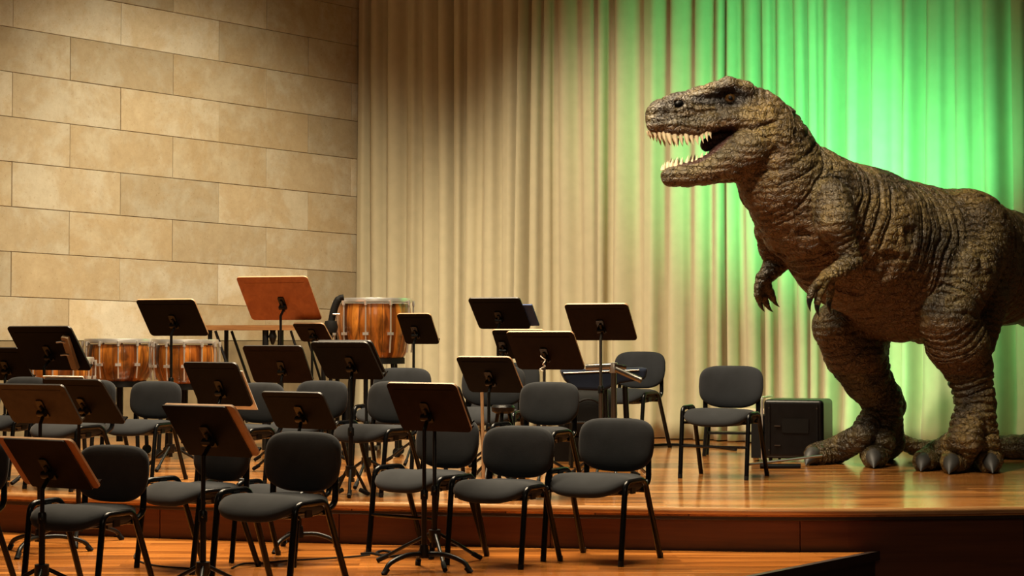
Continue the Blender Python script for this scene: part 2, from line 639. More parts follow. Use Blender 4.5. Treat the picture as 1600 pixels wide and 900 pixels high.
# lower platform in front of the step; its right end is cut off on a slant
c1 = on_floor(1372, 862, Z_LOW)
c2 = on_floor(1180, 900, Z_LOW)
dirc = (c2 - c1).normalized()
c3 = c1 + dirc * 5.2
low_edge = [Vector((p.x, p.y + 0.02, 0)) for p in edge if p.x < c1.x - 0.02]
low_poly = low_edge + [Vector((c1.x, c1.y + 0.05, 0)), Vector((c1.x, c1.y, 0)), Vector((c3.x, c3.y, 0)), Vector((-7.5, c3.y, 0))]
poly_prism('floor_platform', low_poly, Z_LOW - 0.04, Z_LOW, 'low_floor', 'orange strip floor of the lower front platform')
side = MB()
nrm = Vector((-dirc.y, dirc.x, 0))
if nrm.x < 0:
    nrm = -nrm
for (o1, o2, za, zb) in ((-0.03, 0.012, Z_LOW - 0.05, Z_LOW + 0.004), (-0.06, -0.02, Z_HALL, Z_LOW - 0.05)):
    pa, pb = c1, c3
    vs = []
    for q in (pa, pb):
        for o_, z in ((o1, za), (o2, za), (o2, zb), (o1, zb)):
            w = q + nrm * o_
            vs.append((w.x, w.y, z))
    side.add(vs, [(0, 1, 5, 4), (1, 2, 6, 5), (2, 3, 7, 6), (3, 0, 4, 7), (0, 3, 2, 1), (4, 5, 6, 7)])
struct(side.build('trim_3', 'dark_edge'), 'dark slanted edge of the lower platform')
hf = MB().box((0, 9, Z_HALL - 0.05), (18, 30, 0.1)).build('floor_hall', 'hall')
struct(hf, 'dark hall floor below the platform')

# ---- stone wall on the left: each block an object
wn = Vector((-WDIR.y, WDIR.x, 0))          # into the room
if wn.dot(Vector((0, 12, 0)) - CORNER) < 0:
    wn = -wn
wall = MB()
wl = 9.0
for a, b_, off, z0, z1 in ((0.0, wl, 0.0, -0.05, 6.6),):
    vs = []
    for t in (a, b_):
        for o_ in (-0.25, -0.012):
            for z in (z0, z1):
                q = CORNER + WDIR * t + wn * o_
                vs.append((q.x, q.y, z))
    wall.add(vs, [(0, 1, 3, 2), (4, 6, 7, 5), (0, 4, 5, 1), (2, 3, 7, 6), (0, 2, 6, 4), (1, 5, 7, 3)])
wall_o = struct(wall.build('wall_left', 'joint'), 'wall of pale limestone blocks on the left')


def wall_t(px):
    # distance from the corner along the wall of the pixel column
    k = (px - 800) / F
    return (CORNER.x - k * CORNER.y) / (k * WDIR.y - WDIR.x)


t_even = [wall_t(x) for x in (24, 184, 339, 481)]
t_odd = [wall_t(x) for x in (101, 271, 415, 549)]
LEN = ((t_even[0] - t_even[3]) / 3 + (t_odd[0] - t_odd[3]) / 3) / 2
tL, tR = wall_t(0), wall_t(576)


def zpix(py, px, t):
    q = CORNER + WDIR * t
    return P(px, py, q.y).z


zl = [zpix(y, 0, tL) for y in (40, 110, 180, 251, 321, 392, 463)]
zr = [zpix(y, 576, tR) for y in (134, 193, 251, 311, 370, 428, 486)]
dzl = (zl[0] - zl[-1]) / 6
dzr = (zr[0] - zr[-1]) / 6


def joint_z(i, t):
    """height of joint i (0 = the one 40 px from the top at the left edge) at distance t from the corner"""
    f = t / tL
    return (zr[0] - dzr * i) * (1 - f) + (zl[0] - dzl * i) * f


FOOT_Z = 1.0
for i in range(-4, 9):                      # course between joint i-1 and joint i
    odd = (i % 2 == 1)
    t0 = t_odd[3] if odd else t_even[3]
    k0 = -3
    for k in range(k0, 7):
        ta, tb = t0 + LEN * k, t0 + LEN * (k + 1)
        ta, tb = max(ta, 0.002), min(tb, wl)
        if tb - ta < 0.03:
            continue
        g = 0.0026
        prd = random.uniform(-0.003, 0.004)
        pr = []
        for t in (ta + g, tb - g):
            for top in (False, True):
                z = joint_z(i - 1, t) - g if top else joint_z(i, t) + g
                pr.append((t, max(min(z, 6.55), FOOT_Z + 0.004)))
        if pr[1][1] - pr[0][1] < 0.02 or pr[3][1] - pr[2][1] < 0.02:
            continue
        cc = CORNER + WDIR * ((ta + tb) / 2)
        vs = []
        e = 0.004
        for (t, z), (st, sz) in zip(pr, ((1, 1), (1, -1), (-1, 1), (-1, -1))):
            for o_, ins in ((-0.012, 0), (prd - 0.004, 0), (prd, e)):
                q = CORNER + WDIR * (t + st * ins) + wn * o_ - cc
                vs.append((q.x, q.y, z + sz * ins))
        # vertex index: corner*3 + layer ; corners 0:a-low 1:a-high 2:b-low 3:b-high
        c = [0, 2, 3, 1]
        fs = [tuple(x * 3 + 2 for x in c)]
        for ly in (0, 1):
            for q in range(4):
                a, b_ = c[q], c[(q + 1) % 4]
                fs.append((a * 3 + ly, b_ * 3 + ly, b_ * 3 + ly + 1, a * 3 + ly + 1))
        MB().add(vs, fs).build('stone_block', 'stone', wall_o, loc=cc)

pl = MB()  # darker band along the foot of the wall
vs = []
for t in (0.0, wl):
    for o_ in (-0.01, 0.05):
        for z in (0.0, FOOT_Z):
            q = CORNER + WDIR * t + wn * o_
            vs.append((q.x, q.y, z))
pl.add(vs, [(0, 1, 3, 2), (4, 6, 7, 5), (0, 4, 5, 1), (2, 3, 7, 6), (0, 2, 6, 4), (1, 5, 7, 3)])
struct(pl.build('wall_foot_left', 'wall_foot'), 'darker band along the foot of the left wall')

# ---- curtain: one long hanging of pleated cloth across the back
cn = Vector((-CDIR.y, CDIR.x, 0))
if cn.dot(Vector((0, 0, 0)) - CORNER) < 0:
    cn = -cn
CW = 12.6
NU, NV = 1500, 34
us = np.linspace(0.0, CW, NU)
# irregular pleats: widths grow towards the right
cuts = [0.0]
r2 = random.Random(11)
while cuts[-1] < CW + 0.5:
    u = cuts[-1]
    base = 0.22 + 0.03 * min(1.0, u / 5.0)
    cuts.append(u + base * r2.uniform(0.5, 1.6))
cuts = np.array(cuts)
phase = np.interp(us, cuts, np.arange(len(cuts)))
amp = np.interp(us, cuts, [r2.uniform(0.45, 1.25) for _ in cuts])
lean = np.interp(us, cuts, [r2.uniform(-0.06, 0.06) for _ in cuts])
verts = np.zeros((NV, NU, 3))
ZT = 7.0
for j in range(NV):
    v = j / (NV - 1)                        # 0 top .. 1 hem
    z = ZT + (0.012 - ZT) * (v ** 0.9)
    sway = lean * (v - 0.3) * 1.4 + 0.015 * np.sin(3.1 * v + us * 2.3)
    ph = np.interp(us + sway, cuts, np.arange(len(cuts)))
    fold = 0.9 * np.abs(np.sin(math.pi * ph)) - 0.5 + 0.75 * -np.cos(2 * math.pi * ph)
    sec = 0.22 * np.sin(2 * math.pi * ph * 1.5 + us * 3.7 + 0.8 * v) + 0.07 * np.sin(2 * math.pi * ph * 3 + us * 9.1)
    a = 0.072 * amp * (0.85 + 0.35 * v)
    off = a * (fold + sec * (0.4 + 0.6 * amp)) + 0.03 * np.sin(us * 1.7 + v) + 0.015 * v
    if v > 0.93:
        off = off + (v - 0.93) * 0.7 * (0.5 + 0.5 * np.sin(us * 7.0))
    off = off + 0.17
    pos = us + 0.012 * np.sin(2 * math.pi * ph * 2)
    verts[j, :, 0] = CORNER.x + CDIR.x * pos + cn.x * off
    verts[j, :, 1] = CORNER.y + CDIR.y * pos + cn.y * off
    verts[j, :, 2] = z
idx = np.arange(NV * NU).reshape(NV, NU)
faces = np.stack([idx[:-1, :-1], idx[:-1, 1:], idx[1:, 1:], idx[1:, :-1]], -1).reshape(-1, 4)
me = bpy.data.meshes.new('stage_curtain')
me.from_pydata(verts.reshape(-1, 3).tolist(), [], faces.tolist())
me.materials.append(M['curtain'])
me.polygons.foreach_set('use_smooth', [True] * len(me.polygons))
curtain = bpy.data.objects.new('stage_curtain', me)
COL.objects.link(curtain)
so = curtain.modifiers.new('cloth_thickness', 'SOLIDIFY')
so.thickness = 0.006
tag(curtain, 'tall pleated oatmeal curtain hanging across the back of the stage', 'curtain')
# plain wall behind the curtain
bw = MB()
vs = []
for t in (-0.2, CW + 1):
    for o_ in (-0.3, -0.05):
        for z in (-0.05, 7.2):
            q = CORNER + CDIR * t + cn * o_
            vs.append((q.x, q.y, z))
bw.add(vs, [(0, 1, 3, 2), (4, 6, 7, 5), (0, 4, 5, 1), (2, 3, 7, 6), (0, 2, 6, 4), (1, 5, 7, 3)])
struct(bw.build('wall_back', 'joint'), 'plain wall hidden behind the curtain')


# ------------------------------------------------------------------ orchestra chairs
def make_chair(stretcher):
    root = empty('orchestra_chair')
    # seat cushion with a waterfall front edge (front is -y)
    def seat_shape(x, y, z):
        f = max(0.0, (-y - 0.08) / 0.16)
        zz = 0.444 + z - 0.040 * f * f + 0.012 * (x / 0.24) ** 2 + 0.012 * math.cos(y * 16 + 1.9)
        if y > 0:
            zz += 0.010 * (y / 0.22)
        return (x * (1.0 - 0.07 * (y / 0.22)), y - 0.01, zz)
    seat = weld(pillow(0.50, 0.485, 0.125, 3.4, 2.4, 8, 44, seat_shape).build('seat', 'fabric', root))
    def pan_shape(x, y, z):
        f = max(0.0, (-y - 0.08) / 0.16)
        return (x * (1.0 - 0.07 * (y / 0.22)), y - 0.008, 0.418 + z - 0.026 * f * f + 0.010 * (x / 0.24) ** 2)
    pan = weld(pillow(0.455, 0.43, 0.045, 3.4, 2.6, 4, 28, pan_shape).build('seat_shell', 'shell', root))

    def back_shape(x, y, z):
        # x across, y up, z thickness (+ towards the sitter = -y)
        yy = y
        if y < 0:
            yy = y * (1 - 0.16 * (abs(x) / 0.23) ** 2.5)      # bottom edge sags in the middle
        xx = x * (1.0 - 0.05 * (-y / 0.17 if y < 0 else 0.25 * y / 0.17))
        bow = 0.30 * x * x
        return (xx, 0.235 - z - bow + 0.10 * y, 0.662 + yy)
    bk = weld(pillow(0.505, 0.318, 0.066, 3.9, 2.6, 7, 48, back_shape).build('backrest', 'fabric', root))
    def bshell_shape(x, y, z):
        p = back_shape(x, y, z)
        return (p[0], p[1] + 0.020, p[2])
    weld(pillow(0.485, 0.30, 0.045, 3.9, 2.6, 4, 30, bshell_shape).build('backrest_shell', 'shell', root))
    # two flat bars that carry the back
    for s in (-1, 1):
        pts = fillet([(s * 0.205, 0.238, 0.70), (s * 0.207, 0.232, 0.455), (s * 0.207, 0.165, 0.418), (s * 0.19, 0.02, 0.410)], 0.06, 5)
        MB().tube(pts, 0.015, 8, flat=1.25).build('back_support', 'tube', root, smooth=True)
    # side frames; the one on the chair's right carries a raised linking loop
    for s in (-1, 1):
        top = 0.515 if s < 0 else 0.470
        fx, bx = s * 0.252, s * 0.258
        f_foot, b_foot = Vector((fx, -0.225, 0.0)), Vector((bx, 0.285, 0.0))
        f_top, b_top = Vector((fx, -0.165, top)), Vector((fx, 0.085, top + 0.004))
        front = fillet([f_foot, f_top, (f_top + b_top) / 2], 0.05, 5)
        rear = fillet([b_foot, b_top, (f_top + b_top) / 2], 0.05, 5)
        for path in (front, rear):
            lg = MB().tube(path, 0.0172, 10).build('leg', 'tube', root, smooth=True)
        for q, d in ((f_foot, -1), (b_foot, 1)):
            ft = MB().tube([(q.x, q.y, 0.0), (q.x, q.y - 0.003 * d, 0.03)], 0.0175, 10).build('rubber_foot', 'rubber', root, smooth=True)
        MB().box((s * 0.238, -0.04, top - 0.035), (0.012, 0.05, 0.07)).build('seat_bracket', 'shell', root)
    MB().tube([(-0.25, -0.13, 0.405), (0.25, -0.13, 0.405)], 0.010, 8).build('cross_tube', 'tube', root, smooth=True)
    MB().tube([(-0.25, 0.13, 0.405), (0.25, 0.13, 0.405)], 0.010, 8).build('cross_tube', 'tube', root, smooth=True)
    if stretcher:
        MB().tube([(-0.252, -0.203, 0.235), (0.252, -0.203, 0.235)], 0.0095, 8).build('stretcher', 'tube', root, smooth=True)
    return root


proto_a, proto_b = make_chair(False), make_chair(True)
proto_used = {False: False, True: False}
CH_GROUP = 'charcoal orchestra chairs'


def chair(label, xb, Y, rz, k=1.0, z0=0.0, stretcher=False):
    """xb: pixel column of the middle of the back; Y: depth of the chair's centre"""
    src = proto_b if stretcher else proto_a
    o = copy_tree(src) if proto_used[stretcher] else src
    proto_used[stretcher] = True
    r = R(rz)
    X = (xb - 800) / F * (Y + math.cos(r) * 0.24 * k) + math.sin(r) * 0.24 * k
    o.location = (X, Y, z0)
    o.rotation_euler = (0, 0, r)
    o.scale = (k, k, k)
    tag(o, label, 'chair', CH_GROUP)
    return o


# lower platform
chair('charcoal chair at the front left, partly behind the leftmost orange-edged music stand', 181, 9.25, -27, 0.905, Z_LOW)
chair('large charcoal chair nearest the camera, right of the tan-edged music stand', 477, 9.45, -31, 0.975, Z_LOW)
chair('charcoal chair at the right end of the front row, on the lower platform', 965, 10.80, -30, 0.99, Z_LOW)
chair('charcoal chair beside the right end of the front row, second from the end', 812, 10.65, -28, 0.94, Z_LOW)
chair('charcoal chair behind the front double music stand, its seat poking out to the left', 702, 11.16, -38, 0.98, Z_LOW, True)
chair('charcoal chair hidden behind the tan-edged music stand, only its seat and legs show', 352, 10.45, -40, 0.94, Z_LOW)
chair('charcoal chair in the second row, right behind the large front chair', 478, 10.72, -30, 0.875, Z_LOW)
chair('charcoal chair cut off by the left edge of the picture at the bottom', -32, 9.5, -30, 0.93, Z_LOW)
# upper stage
chair('lone charcoal chair standing clear on the stage beside the black case', 1143, 13.75, -24, 1.0, 0, True)
chair('charcoal chair at the stage edge, behind the gap between the two end chairs below', 860, 12.05, -31, 0.90)
chair('charcoal chair far back against the curtain, beside the chrome pipe stand', 1001, 17.4, -33, 1.10, 0, True)
chair('charcoal chair below the two kettle drums on the left', 246, 13.4, -22, 0.87)
chair('charcoal chair at the stage edge seen left of the front double music stand', 618, 12.3, -36, 0.90)
chair('charcoal chair behind the middle black music stands, its back rising above the low one', 505, 13.2, -27, 0.88)
chair('charcoal chair straight under the big barrel drum', 630, 14.35, -18, 0.97)
chair('charcoal chair mostly hidden by the black music stand left of the curtain centre', 772, 14.0, -14, 1.0)
chair('charcoal chair farther back whose right edge shows below the big brown desk', 800, 15.6, -16, 1.0)
chair('charcoal chair under the black desk at the left, only its seat shows', 148, 12.72, -34, 0.9)
chair('charcoal chair behind the olive desk at the far left', 44, 13.72, -30, 0.9)
chair('charcoal chair cut off by the left picture edge, on the upper stage', -36, 12.75, -26, 0.93)
chair('charcoal chair behind the middle stands, only its arm loop and seat corner show', 410, 12.6, -36, 0.88)


# ------------------------------------------------------------------ music stands
def stand(label, tl, tr, yt, yb, dx, Y, z0, post, b=33, board='desk', edge_m='black_edge', wing=None, wing_l=0.0, wing_r=0.0,
          base='tripod', base_r=0.30, base_rot=20, post_m='metal', dbl=False, cat_group='music stands'):
    s = F / Y
    rb = R(b)
    w = (tr - tl) / s / math.cos(rb)
    dy = yb - yt
    t = math.atan2(dx / dy, math.sin(rb))
    hh = dy / s / math.cos(t)
    cx, cy = (tl + tr) / 2 + dx / 2, (yt + yb) / 2
    C = P(cx, cy, Y)
    n = Vector((math.sin(rb), math.cos(rb), 0))
    u = Vector((math.cos(rb), -math.sin(rb), 0))
    v = n * math.sin(t) - Vector((0, 0, 1)) * math.cos(t)       # down the desk
    nb_ = u.cross(v)                                             # normal
    if nb_.y > 0:
        nb_ = -nb_                                               # points to the camera (the back of the desk)
    X = (post - 800) / F * Y
    root = empty('music_stand', (X, Y - 0.06, z0))
    o3 = root.location.copy()
    mat = Matrix((u, -v, nb_)).transposed()                      # columns: across, up the desk, towards the camera
    if mat.determinant() < 0:
        mat = Matrix((u, -v, nb_)).transposed()

    def place(bld, name, m, off, par=None, smooth=False):
        vs = [C + mat @ (Vector(q) + Vector(off)) - o3 for q in bld.v]
        bld.v = [tuple(q) for q in vs]
        return bld.build(name, m, par or root, smooth=smooth)
    # desk board, rounded corners, paler edge
    if wing:
        wl_, wr_ = wing_l * w, wing_r * w
        place(slab(round_rect(w, hh, 0.025), -0.014, -0.002, 0, 1), 'desk_board', [wing, edge_m], (0, 0, 0))
        bwid = w - wl_ - wr_
        place(slab(round_rect(bwid, hh * 1.02, 0.012), -0.0015, 0.006, 0, 1), 'back_plate', [board, 'black_edge'], ((wl_ - wr_) / 2, -0.01 * hh, 0))
    else:
        place(slab(round_rect(w, hh, 0.03), -0.006, 0.006, 0, 1), 'desk_board', [board, edge_m], (0, 0, 0))
        # shallow stiffening fold pressed across the upper part of the sheet
        place(MB().box((0, hh * 0.36, 0.0065), (w * 0.84, 0.006, 0.003)), 'stiffening_fold', board, (0, 0, 0))
    # ledge that carries the music on the player's side
    place(MB().box((0, -hh / 2 + 0.006, -0.030), (w * 0.90, 0.010, 0.05)), 'ledge', board, (0, 0, 0))
    # bracket: plate, swivel and clamp knob
    bx = (X - C.x) * 0.9
    place(slab(round_rect(0.055, 0.13, 0.012), 0.006, 0.016, 0, 0), 'bracket_plate', 'metal', (bx, -hh * 0.10, 0))
    sw = MB()
    sw.tube([(bx - 0.028, -hh * 0.16, 0.032), (bx + 0.028, -hh * 0.16, 0.032)], 0.020, 10)
    sw.tube([(bx, -hh * 0.02, 0.018), (bx + 0.004, -hh * 0.14, 0.030), (bx, -hh * 0.25, 0.030)], 0.011, 8)
    place(sw, 'swivel', 'metal', (0, 0, 0), smooth=True)
    joint = C + mat @ Vector((bx, -hh * 0.22, 0.03)) - o3
    # posts
    topz = joint.z
    low_top = max(0.42, topz - 0.42)
    MB().tube([(0, 0, low_top - 0.1), (0, 0, topz - 0.05), tuple(joint)], 0.011, 10).build('upper_post', post_m if post_m != 'metal' else 'metal', root, smooth=True)
    MB().tube([(0, 0, 0.10), (0, 0, low_top)], 0.0155, 12).build('lower_post', post_m, root, smooth=True)
    ck = MB()
    ck.lathe([(0.0, -0.025), (0.021, -0.025), (0.021, 0.02), (0.016, 0.03), (0.0, 0.03)], 14, c=(0, 0, low_top))
    ck.tube([(0, -0.015, low_top), (0.012, -0.05, low_top + 0.004)], 0.008, 8)
    ck.build('clamp_collar', 'metal', root, smooth=True)
    # base
    if base == 'tripod':
        hub = MB()
        hub.lathe([(0.0, 0.20), (0.034, 0.20), (0.036, 0.15), (0.026, 0.13), (0.0, 0.13)], 18)
        hub.build('hub', 'metal', root, smooth=True)
        for k in range(3):
            a = R(base_rot + 120 * k)
            d = Vector((math.cos(a), math.sin(a), 0))
            p0, p1 = d * 0.03 + Vector((0, 0, 0.175)), d * base_r + Vector((0, 0, 0.014))
            lg = MB().tube([p0, p0.lerp(p1, 0.5) + Vector((0, 0, 0.004)), p1], 0.0105, 10, flat=1.0).build('leg', 'metal', root, smooth=True)
            MB().tube([p1 - d * 0.055 + Vector((0, 0, 0.030)), p1 + d * 0.008 + Vector((0, 0, 0.0))], 0.0145, 10).build('rubber_foot', 'rubber', lg, smooth=True)
    else:
        hub = MB()
        hub.lathe([(0.0, 0.145), (0.022, 0.145), (0.030, 0.10), (0.030, 0.075), (0.0, 0.075)], 18)
        hub.build('hub', 'metal', root, smooth=True)
        for k in range(3):
            a = R(base_rot + 120 * k)
            d = Vector((math.cos(a), math.sin(a), 0))
            pts = smooth_path([d * 0.01 + Vector((0, 0, 0.095)), d * base_r * 0.45 + Vector((0, 0, 0.095)), d * base_r * 0.85 + Vector((0, 0, 0.062)), d * base_r + Vector((0, 0, 0.016))], 3)
            lg = MB().tube(pts, 0.0135, 10).build('leg', 'metal', root, smooth=True)
            MB().tube([pts[-1] - d * 0.02 + Vector((0, 0, 0.016)), pts[-1] + Vector((0, 0, -0.014)) + d * 0.008], 0.0165, 10).build('rubber_foot', 'rubber', lg, smooth=True)
    tag(root, label, 'music stand', cat_group)
    return root, C, mat, w, hh


S = stand
S('music stand with orange side strips in the bottom left corner', -12, 128, 685, 762, 33, 9.0, Z_LOW, 73, 33, 'desk_brown', 'ply_edge', 'wing_wood', 0.10, 0.09, base_rot=35, base_r=0.33)
S('music stand with a tan strip on its right edge, in front of the large chair', 250, 374, 633, 712, 34, 9.1, Z_LOW, 322, 33, 'desk', 'ply_edge', 'tan_wood', 0.0, 0.10, base_rot=35, base_r=0.33)
S('brown-rimmed music stand in front of the double pair, centre front', 602, 714, 598, 674, 25, 10.35, Z_LOW, 664, 33, 'desk_brown', 'ply_edge', base='low', base_rot=100, base_r=0.27)
S('second music stand close behind the centre front one, on a thin-legged tripod', 612, 718, 601, 666, 22, 10.62, Z_LOW, 680, 33, 'desk', 'black_edge', base_rot=-78, base_r=0.34)
S('low black music stand between the two largest front chairs, above the big chair back', 405, 508, 612, 670, 22, 11.38, Z_LOW, 470, 33, 'desk', 'black_edge', base='low', base_rot=0, base_r=0.24)
m5 = S('black music stand left of the middle with white sheets at its right edge', 283, 376, 566, 634, 22, 12.3, 0, 345, 33, 'desk', 'black_edge', base='low', base_rot=10)
S('black music stand just left of the wide black one in the middle', 378, 476, 540, 598, 15, 14.3, 0, 441, 22, 'desk_brown', 'black_edge')
S('wide black music stand in the middle, its foot planted near the stage edge', 483, 578, 534, 592, 24, 12.1, 0, 550, 33, 'desk', 'black_edge', base_r=0.12, base_rot=30)
S('black music stand tucked directly behind the wide middle one', 492, 584, 532, 588, 22, 12.98, 0, 574, 33, 'desk', 'black_edge')
S('olive-brown music stand at the far left above the orange-edged one', -14, 112, 600, 662, 22, 11.2, Z_LOW, 68, 28, 'desk_olive', 'black_edge', base='low')
m9 = S('black music stand behind the olive one, with a pale sheet along its top', 62, 170, 592, 661, 30, 11.75, Z_LOW, 128, 33, 'desk', 'black_edge', base='low', base_rot=40)
m10 = S('large black music stand at the upper left in front of the kettle drums', 8, 122, 510, 578, 24, 13.3, 0, 73, 28, 'desk', 'black_edge', base_rot=0)
S('black music stand cut off by the left picture edge behind the large one', -58, 40, 543, 594, 15, 14.2, 0, 12, 22, 'desk', 'black_edge')
S('black music stand standing before the second kettle drum against the stone wall', 212, 310, 468, 524, 17, 14.6, 0, 270, 22, 'desk', 'ply_edge')
S('reddish cherry wood music stand, tallest at the back left', 370, 485, 433, 499, 18, 15.4, 0, 440, 18, 'desk_wood', 'ply_edge')
S('small brown music stand tilted below the cherry wood one', 457, 508, 505, 533, 12, 15.5, 0, 489, 22, 'desk_brown', 'ply_edge')
S('small black music stand in front of the right side of the big drum', 620, 674, 490, 537, 13, 15.3, 0, 647, 18, 'desk', 'ply_edge')
m16 = S('black music stand holding a blue folder in front of the curtain', 731, 812, 466, 513, 18, 15.2, 0, 778, 20, 'desk', 'black_edge')
S('black music stand half hidden behind the large brown desk', 768, 850, 515, 560, 14, 14.6, 0, 780, 20, 'desk', 'ply_edge')
m18 = S('large dark brown music stand with a twist of pale wire at its bracket', 790, 894, 518, 577, 21, 13.2, 0, 850, 24, 'desk_brown', 'ply_edge', post_m='steel')
S('black music stand on a thick steel post, rightmost of all the stands', 881, 978, 475, 531, 19, 13.7, 0, 938, 20, 'desk_brown', 'ply_edge', post_m='steel')
S('black music stand over the chair left of the curtain centre', 712, 798, 557, 613, 22, 12.7, 0, 764, 28, 'desk', 'ply_edge', base_r=0.2)


def on_desk(info, name, bld, m, off, label, cat, group=None):
    """a loose thing leaning on a stand's desk, built in the desk's own axes"""
    root, C, mat, w, hh = info
    bld.v = [tuple(mat @ (Vector(q) + Vector(off))) for q in bld.v]
    o = bld.build(name, m, None, loc=C)
    tag(o, label, cat, group)
    return o


# music left on the desks
i5 = m5
on_desk(i5, 'sheet_music', MB().box((0, 0, 0), (0.20, 0.30, 0.004)), 'paper', (i5[3] / 2 - 0.088, -0.055, -0.014), 'white sheets sticking out at the right of the black stand left of the middle', 'sheet music')
i9 = m9
on_desk(i9, 'sheet_music', slab(round_rect(0.36, 0.27, 0.008), -0.006, 0.0), 'paper', (-0.08, 0.055, -0.012), 'pale sheet peeping over the top of the stand behind the olive one', 'sheet music')
i16 = m16
on_desk(i16, 'blue_folder', slab(round_rect(0.30, 0.25, 0.006), -0.012, 0.0), 'blue', (i16[3] / 2 - 0.075, -0.04, -0.010), 'blue folder on the stand in front of the curtain', 'folder')

# clamp-on wooden rest hanging on the large black stand at the upper left
root, C, mat, w, hh = m10
cl = empty('stand_tray', C + mat @ Vector((w * 0.33, 0, 0.02)))
tr_ = Matrix.Rotation(R(-10), 3, 'Z')
def loc_b(bld, off):
    bld.v = [tuple(mat @ (tr_ @ (Vector(q) + Vector(off)))) for q in bld.v]
    return bld
loc_b(slab(round_rect(0.055, 0.29, 0.006), 0.0, 0.03), (0.02, -0.01, 0)).build('rest_board', 'tray_tan', cl)
for yy in (0.085, -0.03):
    loc_b(MB().tube([(-0.055, yy, 0.035), (-0.015, yy + 0.012, 0.035), (0.02, yy + 0.012, 0.035)], 0.006, 8), (0, 0, 0)).build('chrome_pin', 'chrome', cl, smooth=True)
tag(cl, 'narrow tan wooden rest with chrome pins clipped to the large black stand', 'rest')

# a twist of wire on the brown stand
rr = m18[0]
wp = [Vector((-0.03, -0.02, 0.50)) + Vector((random.uniform(-0.02, 0.02), random.uniform(-0.01, 0.01), 0.012 * k)) for k in range(10)]
wo = MB().tube(smooth_path(wp, 3), 0.004, 6).build('wire_twist', 'paper', None, smooth=True)
wo.location = P(848, 568, 13.10) - Vector((-0.03, -0.02, 0.555))
tag(wo, 'twist of pale wire tied to the bracket of the large brown stand', 'wire')


